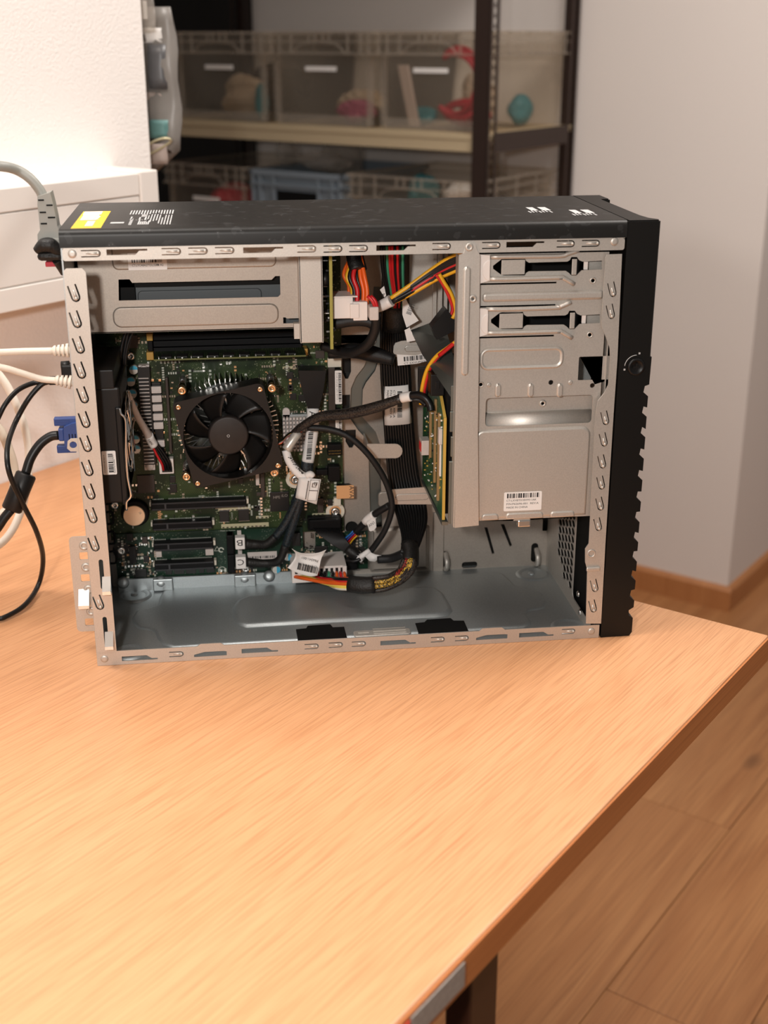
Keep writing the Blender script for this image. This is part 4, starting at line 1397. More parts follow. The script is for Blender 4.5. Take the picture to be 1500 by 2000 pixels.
# white power connector on that board, with the orange wires
def pbox(px0, py0, px1, py1, y0, y1):
    a, c = S(px0, py0, y0), S(px1, py1, y0)
    return (a[0], c[0], y0, y1, c[1], a[1])
cn = pbox(650, 582, 690, 622, .058, .083)
b = B().box(*cn, 0, .0008)
c2 = pbox(690, 590, 718, 626, .056, .084)
b.box(*c2, 0, .0006)
c3 = pbox(684, 594, 702, 622, .0545, .058)
b.box(*c3, 0, .0006)
b.box(cn[0], cn[1] + .004, .058, .083, cn[5], cn[5] + .0012, 0, .0004)
pc = b.build('power_connector', 'white_plastic', T, label='white multi-pin power plug with orange wires')
cols = ['wire_orange', 'wire_orange', 'wire_black', 'wire_red', 'wire_black', 'wire_yellow']
starts = [(716, 592), (709, 592), (703, 592), (697, 592), (691, 591), (687, 588)]
for i, (c, sxy) in enumerate(zip(cols, starts)):
    yy = .061 + .003 * (i % 3)
    p = [P(sxy[0], sxy[1] + 4, yy), P(sxy[0] + 1, sxy[1] - 25, yy + .002), P(sxy[0] - 4 - i, 540, yy + .005), P(690 + 3 * (5 - i), 505, yy + .012), P(683 + 3 * (5 - i), 470, yy + .02)]
    B().tube(p, .0019, 8).build('wire', c, pc)
    p = [q + Vector((-.0015, .012, 0)) for q in p]
    B().tube(p, .0019, 8).build('wire', cols[(i + 2) % 6], pc)
B().tube([P(690, 480, .078), P(694, 505, .076), P(700, 528, .071)], .0085, 10, sx=1.0, sy=.8).build('wrap', 'tape_black', pc)

# ================================================================== drive cage
YV = 0.005
def SV(px, py): return S(px, py, YV)
dc = B()
bx0, bx1 = 0.3091, 0.3262
b = dc
bar = [(bx0 + .0012, 0.1135), (0.3312, 0.1148), (bx1 + .002, 0.20), (bx1, 0.345), (bx1 - .001, 0.3473), (0.3235, 0.3500), (0.3225, 0.3535), (0.3195, 0.3552), (0.3155, 0.3535), (0.3140, 0.350), (0.3130, 0.3473), (bx0, 0.346)]
b.plate(bar, [], -0.0012, -0.0001)
p = S(912, 520, 0); q = S(912, 733, 0)
b.emboss(rrect(p[0] - .0032, p[0] + .0032, q[1], p[1], .0032), -.0012, -.0014, .0016)
for px, py in ((916, 482), (923, 583)):
    x, z = S(px, py, 0)
    b.lathe([(0.0034, 0.0012), (0.0030, 0.0019), (0.0014, 0.002), (.001, .0005)], (x, 0, z), (0, -1, 0), 14)
b.box(bx0, bx0 + .001, 0.0, 0.012, 0.1135, 0.345)
cage = b.build('drive_cage', 'steel', T, label='steel drive cage with its upright strip')
# bay side plate
holes = []
def hole_px(pts): return [SV(*p) for p in pts]
for (yo, xo) in ((0, 0), (105, -4)):
    holes.append(hole_px([(963 + xo, 519 + yo), (980 + xo, 506 + yo), (984 + xo, 505 + yo), (1020 + xo, 505 + yo), (1025 + xo, 504 + yo), (1028 + xo, 510 + yo), (1033 + xo, 513 + yo), (1108 + xo, 511 + yo), (1113 + xo, 508 + yo), (1116 + xo, 502 + yo), (1127 + xo, 502 + yo), (1131 + xo, 508 + yo), (1138 + xo, 511 + yo), (1176 + xo, 509 + yo), (1176 + xo, 526 + yo), (1136 + xo, 528 + yo), (1130 + xo, 534 + yo), (1126 + xo, 538 + yo), (1116 + xo, 538 + yo), (1111 + xo, 533 + yo), (1105 + xo, 529 + yo), (1033 + xo, 530 + yo), (1028 + xo, 533 + yo), (1025 + xo, 538 + yo), (984 + xo, 538 + yo), (978 + xo, 536 + yo), (963 + xo, 525 + yo)]))
for (x0, y0, x1) in ((938, 555, 1087), (938, 599, 1085), (936, 659, 1082)):
    a, c = SV(x0, y0), SV(x1, y0 - 3)
    z = (a[1] + c[1]) / 2
    holes.append([(a[0], z - .0007), (c[0], z - .0007), (c[0], z + .0007), (a[0], z + .0007)])
q0, q1 = SV(1131, 697), SV(1186, 741)
holes.append(rrect(q0[0], q1[0] + .004, q1[1], q0[1], .001, 2))
w0, w1 = SV(949, 778), SV(1155, 828)
holes.append(rrect(w0[0], w1[0], w1[1] + .001, w0[1], .003, 3))
for px, py in ((1076, 747), (1157, 753)):
    x, z = SV(px, py); holes.append(circ(x, z, .0021, 14))
x0, z0 = SV(1002, 1018); x1, _ = SV(1036, 1018)
holes.append([(x0, z0 + .0004), (x1, z0 + .0004), (x1 - .002, z0 + .004), (x0 + .002, z0 + .004)])
pz0 = S(1000, 1022, YV)[1]
b = B()
b.plate([(0.3262, 0.1165), (0.4340, 0.1165), (0.4340, 0.3452), (0.3262, 0.3452)], holes, YV, YV + .0011)
# beads
a, c = SV(942, 572), SV(1178, 587)
b.emboss(rrect(a[0], c[0], c[1] + .001, a[1], .003), YV, -.0016, .0022)
a, c = SV(937, 680), SV(1100, 719)
b.emboss(rrect(a[0], c[0], c[1], a[1], .0072), YV, -.0016, .0022, dish=True)
for px in (973, 1037, 1094):
    x, z = SV(px, 749); _, zz = SV(px, 776)
    b.emboss(rrect(x - .0028, x + .0028, zz, z, .0028), YV, -.0012, .0014)
a, c = SV(932, 840), SV(1143, 1020)
b.emboss([(a[0] - .002, 0.118), (c[0], 0.118)] + rrect(a[0] - .002, c[0], .118, a[1], .008)[0:12], YV, -.0016, .0022)
for (x0, x1, y0) in ((940, 973, 1003), (987, 1060, 1001), (1074, 1121, 998)):
    a = SV(x0, y0); c = SV(x1, y0)
    b.emboss([(a[0], .1172), (c[0], .1172)] + rrect(a[0], c[0], .1172, a[1], .004)[0:12], YV - .0016, -.0010, .0013)
for px, py in ((939, 751), (1158, 548), (1152, 654)):
    x, z = SV(px, py)
    b.lathe([(0.0028, 0.0), (0.0024, 0.0006), (0.0016, 0.0004), (.0012, -.0008)], (x, YV, z), (0, -1, 0), 14)
for px, py in ((955, 752), (1114, 747)):
    x, z = SV(px, py)
    b.lathe([(0.0020, 0.0), (0.0018, 0.0005), (0.001, 0.0005)], (x, YV, z), (0, -1, 0), 12)
b.build('bay_plate', 'steel', cage)
# what shows through the openings
B().box(0.327, 0.4335, 0.040, 0.045, 0.30, 0.345).build('drive_bay_liner', 'black_matte', cage)
B().box(0.327, 0.4335, 0.040, 0.045, 0.24, 0.30).build('drive_bay_liner', 'black_matte', cage)
B().box(0.372, 0.4335, 0.034, 0.036, 0.205, 0.262).build('drive_bay_liner', 'steel_dull', cage)
w0, w1 = SV(949, 776), SV(1155, 828)
b = B()
b.box(w0[0] - .002, w1[0] + .002, YV + .008, YV + .009, w1[1] - .002, w0[1] + .003)
g = []
for i in range(7):
    t_ = i / 6
    a_ = math.pi / 2 * t_
    z_ = w1[1] - .002 + .0125 * math.sin(a_)
    y_2 = YV + .002 + .007 * (1 - math.cos(a_))
    g.append([(w0[0] - .001, y_2, z_), (w1[0] + .001, y_2, z_)])
b.sheet(g, .0006)
x, z = S(1060, 788, YV + .008)
b.lathe([(0.0032, 0.0), (0.0028, 0.0007), (.0014, .0007), (.001, -.001)], (x, YV + .008, z), (0, -1, 0), 14)
b.build('rolled_lip', 'steel', cage)
for (yo, xo) in ((0, 0), (105, -4)):
    b = B()
    b.box(*pbox(980 + xo, 508 + yo, 1025 + xo, 536 + yo, YV - .001, YV), 0, .0004)
    b.build('drive_rail_strap', 'steel', cage)
    B().box(*pbox(1118 + xo, 506 + yo, 1126 + xo, 537 + yo, YV - .0012, YV), 0, .0004).build('rail_bridge', 'steel', cage)
    B().box(*pbox(1141 + xo, 511 + yo, 1148 + xo, 527 + yo, YV + .002, YV + .004), 0, .0004).build('rail_stop', 'white_plastic', cage)
    B().box(*pbox(1148 + xo, 511 + yo, 1176 + xo, 527 + yo, YV + .008, YV + .009)).build('rail_end_plate', 'steel', cage)
    # spring wire
    pts = [P(955 + xo * 1.5, 545 + yo, YV - .0012), P(1000 + xo, 545 + yo, YV - .0014), P(1090 + xo, 542 + yo, YV - .0014), P(1101 + xo, 543 + yo, YV - .0014), P(1121 + xo, 555 + yo, YV - .0014)]
    bb = B().tube(pts, .0019, 8, sub=3)
    if yo:
        pts = [P(950, 604, YV - .0012), P(1000, 604, YV - .0014), P(1084, 601, YV - .0014), P(1095, 599, YV - .0014), P(1115, 590, YV - .0014)]
    else:
        pts = [P(958, 502, YV - .0012), P(1005, 501, YV - .0014), P(1092, 500, YV - .0014), P(1108, 496, YV - .0014), P(1130, 489, YV - .0008)]
    bb.tube(pts, .0019, 8, sub=3)
    bb.build('spring_wire', 'steel', cage)
    b = B()
    lt = [(937 + xo, 497 + yo), (957 + xo, 499 + yo), (957 + xo, 548 + yo), (934 + xo, 555 + yo)]
    b.plate([S(p_[0], p_[1], YV - .003) for p_ in lt], [], YV - .003, YV - .0008)
    p_ = S(957 + xo, 528 + yo, YV - .003)
    pp = [(p_[0], p_[1] + .0085)] + [(p_[0] - .0065 * math.sin(math.pi * i / 10) , p_[1] + .0085 * math.cos(math.pi * i / 10)) for i in range(1, 10)] + [(p_[0], p_[1] - .0085)]
    b.emboss(pp, YV - .003, -.0006, .0006)
    b.build('drive_latch', 'ivory' if False else 'white_plastic', cage)
# lower hook
b = B().box(*pbox(1012, 1017, 1036, 1029, YV - .001, YV + .006), 0, .001)
b.build('bottom_hook', 'steel_bright', cage)
# label
l0, l1 = SV(984, 961), SV(1056, 994)
b = B().plate(rrect(l0[0], l1[0], l1[1], l0[1], .001), [], YV - .0020, YV - .0016)
yy = YV - .0021
W_ = l1[0] - l0[0]
b.bars((l0[0] + .0025, yy, l0[1] - .0052), X, Zv, W_ - .005, .0042, 1, 9)
b.text('CT:LXVBT01BVM11AK', (l0[0] + .002, yy, l0[1] - .0082), X, Zv, .0025, 1, width=.0265)
b.text('P/N:P62696-001  REV:A', (l0[0] + .002, yy, l0[1] - .0114), X, Zv, .0025, 1, width=.0285)
b.text('MADE IN CHINA', (l0[0] + .002, yy, l0[1] - .0146), X, Zv, .0025, 1, width=.0190)
b.build('barcode_label', ['paper', 'ink'], cage, label='white barcode label on the drive cage')

# drive backplane boards, seen obliquely left of the cage strip
xb_ = PX(866, 900, 0.3045).x
bp = B()
XBP = 0.3030
def on_x(px, py, x=XBP):
    p = PX(px, py, x); return (p.y, p.z)
edge_top = on_x(846, 826); edge_fr = on_x(866, 850); edge_bt = on_x(864, 1014)
ps = [(0.020, 0.1135), (0.135, 0.1135 + .0), (0.135, 0.222), (0.048, 0.2225), (0.020, 0.206)]
bp.plate(ps, [], XBP, XBP + .0016, mapx)
plane = bp.build('drive_backplane', 'pcb_bright', T, label='bright green backplane board with gold edge')
b = B()
b.box(XBP - .0003, XBP + .0022, .0192, .0204, .1133, .206)
b.plate([(0.0192, .2055), (.0204, .2055), (.0484, .2222), (.0478, .2232)], [], XBP - .0003, XBP + .0022, mapx)
b.build('board_edge', 'pcb_gold', plane)
for (y0, y1, z0, z1) in ((.036, .040, .125, .205), (.056, .0595, .135, .212), (.082, .085, .15, .2)):
    B().box(XBP - .0022, XBP, y0, y1, z0, z1, bev=.0003).build('gold_strip', 'strip_tan', plane)
B().box(XBP - .0015, XBP, .029, .0325, .150, .182, bev=.0004).build('white_header', 'white_plastic', plane)
B().box(XBP - .003, XBP, .026, .033, .180, .194, bev=.0004).build('grey_chip', 'choke_grey', plane)
B().box(XBP - .008, XBP, .090, .104, .150, .164, bev=.0006).build('grey_socket', 'choke_grey', plane)
b = B()
for i in range(4):
    b.box(XBP - .0085, XBP - .008, .092 + .0028 * i, .0935 + .0028 * i, .153, .161)
b.build('red_contacts', 'wire_red', plane)
b = B()
for i in range(120):
    y = rn.uniform(.024, .12); z = rn.uniform(.12, .205); w = rn.uniform(.0006, .0014)
    b.box(XBP - rn.uniform(.0006, .0016), XBP, y, y + w, z, z + w, rn.choice((0, 1, 2)))
b.build('board_components', ['paper', 'chip_black', 'pcb_gold'], plane, kind='stuff')
# steel carrier behind the board and sloped roof of the caddy
b = B()
b.box(XBP - .001, XBP + .0045, .016, .135, .1095, .1125)
b.box(XBP + .0035, XBP + .0095, .010, .012, .113, .170, 0, .0006)
b.box(XBP + .0045, XBP + .0095, .010, .012, .174, .192, 0, .0006)
b.box(XBP + .0035, XBP + .0085, .010, .012, .196, .214, 0, .0006)
g = [[(XBP + .012, .012, .236), (XBP + .004, .012, .226)], [(XBP + .012, .07, .262), (XBP - .012, .07, .250)], [(XBP + .012, .11, .272), (XBP - .016, .11, .262)]]
b.sheet(g, .0009, 0, False)
b.box(XBP + .004, XBP + .010, .011, .0125, .214, .236, 0, .0004)
b.build('drive_caddy', 'steel_dark', T, label='bent steel drive caddy above the backplane')
B().box(XBP + .004, XBP + .03, .030, .13, .115, .235).build('hard_drive', 'black_matte', T)
# black power plug on top of the backplane
cb = B().box(XBP - .0085, XBP + .0035, .040, .056, .2195, .2385, 0, .0008)
cb.box(XBP - .0045, XBP - .0005, .0395, .0415, .226, .232, 0, .0004)
cb.box(XBP - .016, XBP - .0085, .060, .066, .213, .240, 0, .0006)
bpl = cb.build('backplane_plug', 'black_plastic', T)
for i, (c, off) in enumerate((('wire_yellow', 0), ('wire_red', 5), ('wire_black', 10))):
    pts = [P(822 + off, 790, .06), P(824 + off, 760, .06), P(834 + off, 722, .056), P(852 + off * .8, 696, .05), P(876 + off * .5, 678, .04), P(900, 660, .03)]
    B().tube(pts, .0017, 8).build('wire', 'wire_red' if (c == 'wire_yellow' and False) else c, bpl)
B().tube([P(905, 655, .03), P(880, 676, .038), P(858, 694, .047)], .0019, 8).build('wire', 'wire_red', bpl)
p = P(838, 730, .07)
b = B().box(p.x - .002, p.x + .012, .06, .075, p.z - .002, p.z + .003)
b.build('blue_latch', 'vga_blue', T)
# upper optical bay: black power plug with yellow and red wires
ub = B()
g0 = [S(843, 640, .05), S(872, 603, .05), S(900, 640, .05), S(853, 664, .05)]
ub.plate(g0, [], .05, .065)
dpl = ub.build('drive_power_plug', 'black_plastic', T)
for i, (c, pts) in enumerate((('wire_yellow', [(884, 622), (890, 605), (882, 575), (868, 552), (858, 535)]), ('wire_red', [(880, 618), (884, 600), (874, 572), (862, 550), (852, 536)]), ('wire_black', [(888, 605), (884, 580), (872, 555), (860, 535)]))):
    B().tube([P(a[0], a[1], .05 + .003 * i) for a in pts], .0016, 8).build('wire', c, dpl)
# bracket sheets behind
b = B()
for (x0, x1) in ((846, 851), (856, 862), (868, 872)):
    a, c = S(x0, 500, .12), S(x1, 640, .12)
    b.box(a[0], c[0], .118, .122, c[1] - .03, .352)
a, c = S(800, 500, .13), S(900, 650, .13)
b.box(a[0], c[0], .13, .131, c[1], .352)
b.build('bay_rear_wall', 'steel', T)

# ================================================================== motherboard
YM = 0.157
def SM(px, py, y=YM): return S(px, py, y)
def mbox(px0, py0, px1, py1, h, y=YM, z_hint=None):
    """box standing h proud of the board; pixels give its front face"""
    yf = y - h
    a, c = S(px0, py0, yf), S(px1, py1, yf)
    return (a[0], c[0], yf, y, c[1], a[1])
mbx0, mbx1 = 0.0040, 0.2288
zs = SM(450, 1034)[1]
b = B().box(mbx0, mbx1, YM, YM + .0016, zs - .006, 0.330)
mb = b.build('motherboard', 'pcb_green', T, label='green motherboard crowded with components')
lw = SM(718, 1070)[0]
zlo = SM(400, 1126)[1]
nx0, nz0 = SM(591, 1031); nx1, nz1 = SM(612, 1070)
b = B()
b.plate([(0.0075, zlo), (lw, zlo + .001), (lw, SM(718, 1035)[1]), (nx1 + .002, SM(718, 1035)[1]), (nx1 + .002, nz1), (nx0, nz1), (nx0, zs), (0.0065, zs + .001)], [circ(*SM(706, 1042), .0016, 10), circ(*SM(706, 1098), .0016, 10)], YM - .0022, YM - .0006)
rb = b.build('riser_board', 'pcb_dark', T, label='darker green lower expansion board')
YR = YM - .0022

# memory slots and module
for i, py in enumerate((658, 671, 684, 695)):
    h = .008
    a, c = SM(299, py - 4, YM - h), SM(590, py + 5, YM - h)
    B().box(a[0], c[0], YM - h, YM, a[1] - .0052, a[1], bev=.0004).build('memory_slot', 'slot_black', mb)
a, c = SM(300, 698, .118), SM(598, 700, .118)
mz = (a[1] + c[1]) / 2
dm = B().box(a[0], c[0], .118, YM - .006, mz - .0006, mz + .0006).build('memory_module', 'pcb_green', T, label='memory module edge below the slots')
B().box(a[0], c[0], .1176, .1182, mz - .0007, mz + .0007).build('module_edge', 'module_edge', dm)
for k in range(9):
    x = a[0] + .006 + k * (c[0] - a[0] - .016) / 8.6
    bb = B().box(x, x + .0095, .1215, .133, mz + .0006, mz + .0018, bev=.0002)
    bb.build('memory_chip', 'chip_black', dm)
b = B()
for k in range(9):
    x = a[0] + .004 + k * (c[0] - a[0] - .012) / 8.6
    b.box(x, x + .0006, .1205, .1215, mz + .0006, mz + .0022)
    b.box(x + .006, x + .0072, .1205, .121, mz + .0006, mz + .0012)
b.build('module_resistors', 'steel_bright', dm, kind='stuff')
for (px, py, w, h) in ((292, 659, 11, 14), (293, 696, 13, 15), (594, 688, 13, 13)):
    q = mbox(px - w / 2 - 1, py - h / 2, px + w / 2 + 1, py + h / 2, .014)
    B().box(*q, 0, .0006).build('slot_latch', 'gold_latch', mb)
q = mbox(288, 667, 299, 686, .013); B().box(*q, 0, .0006).build('slot_latch', 'slot_black', mb)

# capacitors
for px, py in ((261, 723), (255, 746), (258, 770), (260, 793), (260, 815), (264, 859), (266, 878)):
    p = P(px, py, YM - .009)
    b = B().lathe([(.0043, 0), (.0043, .0085), (.0038, .009)], (p.x, YM, p.z), (0, -1, 0), 18, 0)
    n = 12
    pts = [(p.x + .0037 * math.cos(math.pi * i / n), YM - .0091, p.z + .0004 + .0037 * math.sin(math.pi * i / n)) for i in range(n + 1)]
    b.add(pts, [tuple(range(n + 1))], 1)
    b.build('capacitor', ['cap_top', 'cap_blue'], mb)
for px, py, pr_ in ((562, 1088, 1), (540, 1113, 1)):
    p = P(px, py, YR - .009)
    b = B().lathe([(.0042, 0), (.0042, .0085), (.0037, .009)], (p.x, YR, p.z), (0, -1, 0), 18, 0)
    n = 12
    pts = [(p.x + .0003 + .0036 * math.cos(math.pi * i / n - math.pi / 2), YR - .0091, p.z + .0036 * math.sin(math.pi * i / n - math.pi / 2)) for i in range(n + 1)]
    b.add(pts, [tuple(range(n + 1))], 1)
    b.build('capacitor', ['cap_top', 'cap_blue'], rb)
# fin row heatsink of the voltage stage
a = P(279, 718, YM - .010); c = P(292, 908, YM - .010)
b = B().box(a.x - .005, a.x + .0058, YM - .0096, YM, c.z, a.z, 1)
nf = 25
for i in range(nf):
    z = a.z - .010 + (c.z - a.z + .012) * i / (nf - 1)
    b.box(a.x - .0045, a.x + .0045, YM - .0106, YM - .0096, z - .00035, z + .00035, 0)
b.build('fin_heatsink', ['choke_grey', 'chip_black'], mb)
for px, py in ((281, 723), (292, 912)):
    p = P(px, py, YM - .009)
    bb = B().box(p.x - .005, p.x + .005, YM - .007, YM, p.z - .004, p.z + .004, 0, .0005)
    bb.lathe([(.0042, .0), (.0036, .0012), (.001, .0014)], (p.x, YM - .007, p.z), (0, -1, 0), 14)
    bb.build('heatsink_clip', 'choke_grey', mb)
q = mbox(296, 748, 322, 884, .0030)
B().box(*q, 0, .0004).build('choke_bed', 'chip_black', mb)
for px, py in ((305, 762), (306, 779.5), (307.5, 797), (308.5, 815), (309.5, 832), (312, 867)):
    p = P(px, py, YM - .006)
    bb = B().box(p.x - .0046, p.x + .0046, YM - .006, YM, p.z - .0032, p.z + .0032, 0, .0006)
    bb.text('R22', (p.x - .003, YM - .00608, p.z + .0004), X, Zv, .0022, 1, width=.006)
    bb.text('3117', (p.x - .003, YM - .00608, p.z - .0020), X, Zv, .0020, 1, width=.006)
    bb.build('choke', ['choke_grey', 'print_grey'], mb)
q = mbox(322, 738, 337, 886, .006); B().box(*q, 0, .0006).build('inductor_bar', 'chip_brown', mb)
for px, py in ((298, 743), (312, 743), (303, 846), (319, 845), (320, 878)):
    p = P(px, py, YM - .002); B().box(p.x - .0014, p.x + .0014, YM - .002, YM, p.z - .0012, p.z + .0012, bev=.0003).build('solder_post', 'brass', mb)
# fan header
q = mbox(310, 897, 340, 925, .008)
hd = B().box(*q, 0, .0005).build('fan_header', 'white_plastic', mb)
q2 = mbox(316, 912, 337, 922, .0085); B().box(*q2).build('header_socket', 'chip_black', hd)

# chips
chips = [(267, 929, 303, 962, .0016, 'chip_brown'), (331, 930, 343, 943, .002, 'chip_black'), (331, 946, 346, 962, .002, 'chip_black'),
         (527, 962, 565, 998, .0022, 'chip_black'), (428, 998, 448, 1019, .002, 'chip_black'), (465, 996, 487, 1017, .002, 'chip_black'),
         (560, 727, 573, 739, .0015, 'chip_black'), (566, 769, 579, 781, .0015, 'chip_black'), (583, 772, 596, 784, .0015, 'chip_black'),
         (562, 752, 573, 764, .0012, 'chip_black'), (290, 650, 299, 664, .001, 'chip_black'), (465, 935, 475, 945, .0015, 'chip_black'),
         (497, 988, 508, 998, .0012, 'chip_black'), (616, 685, 634, 700, .002, 'chip_brown'), (640, 976, 650, 988, .002, 'chip_black'),
         (620, 974, 632, 1002, .003, 'chip_brown'), (501, 962, 521, 968, .001, 'chip_brown')]
for k, (x0, y0, x1, y1, h, m) in enumerate(chips):
    q = mbox(x0, y0, x1, y1, h)
    bb = B().box(*q, 0, .0003)
    if k in (4, 5):
        for i in range(8):
            for zz in (q[4] - .0008, q[5] + .0002):
                xx = q[0] + .0004 + i * (q[1] - q[0] - .001) / 7
                bb.box(xx, xx + .0005, q[3] - .0008, q[3], zz, zz + .0007, 1)
    if k == 3:
        bb.text('HPE', (q[0] + .003, q[2] - .0001, q[5] - .0065), X, Zv, .004, 2)
        bb.text('iLO', (q[0] + .011, q[2] - .0001, q[5] - .0050), X, Zv, .004, 2)
    bb.build('chip', [m, 'steel_bright', 'sticker_grey'], mb)
q = mbox(248, 655, 270, 680, .0015); B().box(*q, 0, .0003).build('chip', 'chip_brown', mb)

# expansion slots
def pslot(px0, px1, py0, py1, parent, ybase, key):
    h = .011
    yf = ybase - h
    a, c = S(px0, (py0 + py1) / 2 - 3, yf), S(px1, (py0 + py1) / 2 - 7, yf)
    zm = S((px0 + px1) / 2, (py0 + py1) / 2 + 4, yf)[1]
    hw = .0036
    o = B().box(a[0], c[0], yf, ybase, zm - hw, zm + hw, 0, .0004)
    o.box(a[0] + .001, c[0] - .001, yf - .0003, yf, zm - hw, zm - hw + .0013, 1)
    o.box(a[0] + .001, c[0] - .001, yf - .0003, yf, zm + hw - .0013, zm + hw, 1)
    L_ = c[0] - a[0]
    kx = a[0] + L_ * key
    o.box(kx - .0008, kx + .0008, yf - .0004, yf, zm - hw, zm + hw, 1)
    n = int(L_ / .0014)
    for i in range(n):
        x = a[0] + .0015 + i * (L_ - .003) / n
        o.box(x, x + .0006, yf - .00045, yf - .0003, zm - hw + .0003, zm - hw + .0010, 2)
        o.box(x, x + .0006, yf - .00045, yf - .0003, zm + hw - .0010, zm + hw - .0003, 2)
        if abs(x - kx) > .002:
            o.box(x, x + .0005, ybase - .0012, ybase, zm + hw, zm + hw + .0008, 3)
    o.box(c[0] - .0004, c[0] + .0022, ybase - .008, ybase, zm - hw * .5, zm + hw * .9, 4, .0004)
    o.box(a[0] - .0016, a[0] + .0002, ybase - .007, ybase, zm - hw * .3, zm + hw * .9, 4, .0004)
    o.build('expansion_slot', ['slot_black', 'slot_edge', 'black_matte', 'silk_white', 'ivory'], parent)
pslot(294, 481, 971, 994, mb, YM, .15)
pslot(297, 414, 1012, 1034, mb, YM, .25)
pslot(299, 416, 1052, 1074, rb, YR, .25)
pslot(301, 418, 1091, 1113, rb, YR, .25)

# coin cell
p = P(262, 1007, YM - .006)
B().lathe([(.0132, 0), (.0132, .004), (.0120, .0052)], (p.x + .001, YM, p.z + .0015), (0, -1, 0), 28).build('battery_holder', 'slot_black', mb)
b = B().lathe([(.0098, .0045), (.0104, .0050), (.0104, .0066), (.0098, .0070)], (p.x, YM, p.z), (0, -1, 0), 32)
b.text('SS', (p.x + .0045, YM - .0071, p.z + .0035), X * .5 - Zv * .86, X * .86 + Zv * .5, .0028, 1)
b.build('coin_battery', ['copper_battery', 'chip_brown'], mb, label='round coppery coin battery')

# screws on the board
for px, py, par, r_ in ((255, 696, mb, .0042), (224, 987, mb, .0042), (577, 937, mb, .0046), (655, 1000, mb, .0046)):
    p = P(px, py, YM - .002)
    bb = B()
    if px > 500:
        bb.lathe([(.0092, 0), (.0092, .0004)], (p.x, YM, p.z), (0, -1, 0), 24, 1)
        bb.lathe([(.0058, .0004), (.0058, .0009)], (p.x, YM, p.z), (0, -1, 0), 20, 2)
    bb.lathe([(r_, .0005), (r_ * .98, .0022), (r_ * .7, .0032), (r_ * .3, .0030), (r_ * .15, .0012)], (p.x, YM, p.z), (0, -1, 0), 18, 0)
    bb.build('screw', ['steel_bright', 'ivory', 'orange_sticker'], par)
for px, py in ((237, 1076), (480, 1111), (698, 1080)):
    p = P(px, py, YR - .002)
    bb = B().lathe([(.0085, 0), (.0085, .0004)], (p.x, YR, p.z), (0, -1, 0), 24, 1)
    bb.lathe([(.0042, .0005), (.0041, .0022), (.003, .0032), (.0013, .0030), (.0006, .0012)], (p.x, YR, p.z), (0, -1, 0), 18, 0)
    bb.build('screw', ['steel_bright', 'chip_black'], rb)

# chipset heatsink, a plate of square pins
a = P(552, 812, YM - .006); c = P(606, 879, YM - .006)
b = B().box(a.x, c.x, YM - .0035, YM - .001, c.z, a.z, 1)
nx, nz = 8, 9
for i in range(nx):
    for j in range(nz):
        x = a.x + (c.x - a.x) * i / nx; z = c.z + (a.z - c.z) * j / nz
        b.box(x, x + (c.x - a.x) / nx * .62, YM - .0085, YM - .0035, z, z + (a.z - c.z) / nz * .6, 0)
q = P(559, 806, YM - .004)
b.plate(rrect(q.x - .0033, q.x + .0033, q.z - .006, q.z + .0045, .0033), [], YM - .0035, YM - .001, mapy, 0)
b.build('chipset_heatsink', ['choke_grey', 'steel_dull'], mb)

# right-hand connectors
for k, (x0, y0, x1, y1, h, m, nm) in enumerate(((640, 869, 667, 889, .008, 'slot_black', 'pin_header'), (641, 912, 664, 940, .010, 'slot_black', 'drive_socket'),
        (617, 918, 640, 928, .006, 'slot_black', 'pin_header'), (641, 719, 656, 846, .007, 'chip_brown', 'drive_socket_row'), (640, 700, 667, 717, .004, 'ivory', 'small_header'),
        (652, 973, 666, 988, .005, 'ivory', 'small_header'), (508, 925, 518, 972, .004, 'chip_brown', 'trace_strip'), (499, 925, 507, 948, .004, 'choke_grey', 'small_header'))):
    q = mbox(x0, y0, x1, y1, h)
    bb = B().box(*q, 0, .0005)
    if nm == 'pin_header' and k == 0:
        for i in range(8):
            for j in range(2):
                x = q[0] + .001 + i * (q[1] - q[0] - .0025) / 7; z = q[4] + .002 + j * .0028
                bb.box(x, x + .0005, q[2] - .002, q[2], z, z + .0005, 1)
    if nm == 'drive_socket_row':
        for i in range(3):
            z = q[4] + (q[5] - q[4]) * (i + .1) / 3
            bb.box(q[0] + .001, q[1] - .002, q[2] - .0003, q[2], z, z + (q[5] - q[4]) * .22, 2)
    bb.build(nm, [m, 'gold_latch', 'card_dark'], mb)
# barcode stickers on the sockets
for k, (x0, y0, x1, y1) in enumerate(((654, 724, 668, 789), (655, 803, 668, 848))):
    yy = YM - .012
    a, c = S(x0, y0, yy), S(x1, y1, yy)
    b = B().plate(rrect(a[0], c[0], c[1], a[1], .0008), [], yy, yy + .0004)
    b.bars((c[0] - .0030, yy - .0001, c[1] + .002), Zv, X, a[1] - c[1] - .004, .0026, 1, 20 + k)
    for r_ in range(2):
        b.text('CT:LHGB9T 878654-001 FAB 0A' if r_ else 'PCA DZQ6 S/N 2Y13', (a[0] + .0014 + .0016 * r_, yy - .0001, a[1] - .002), -Zv, X, .0013, 1, width=(a[1] - c[1]) * .8)
    b.build('barcode_sticker', ['paper', 'ink'], mb)
    B().box(a[0] + .0003, c[0] - .0005, yy + .0004, YM, c[1], a[1]).build('socket_block', 'slot_black', mb)
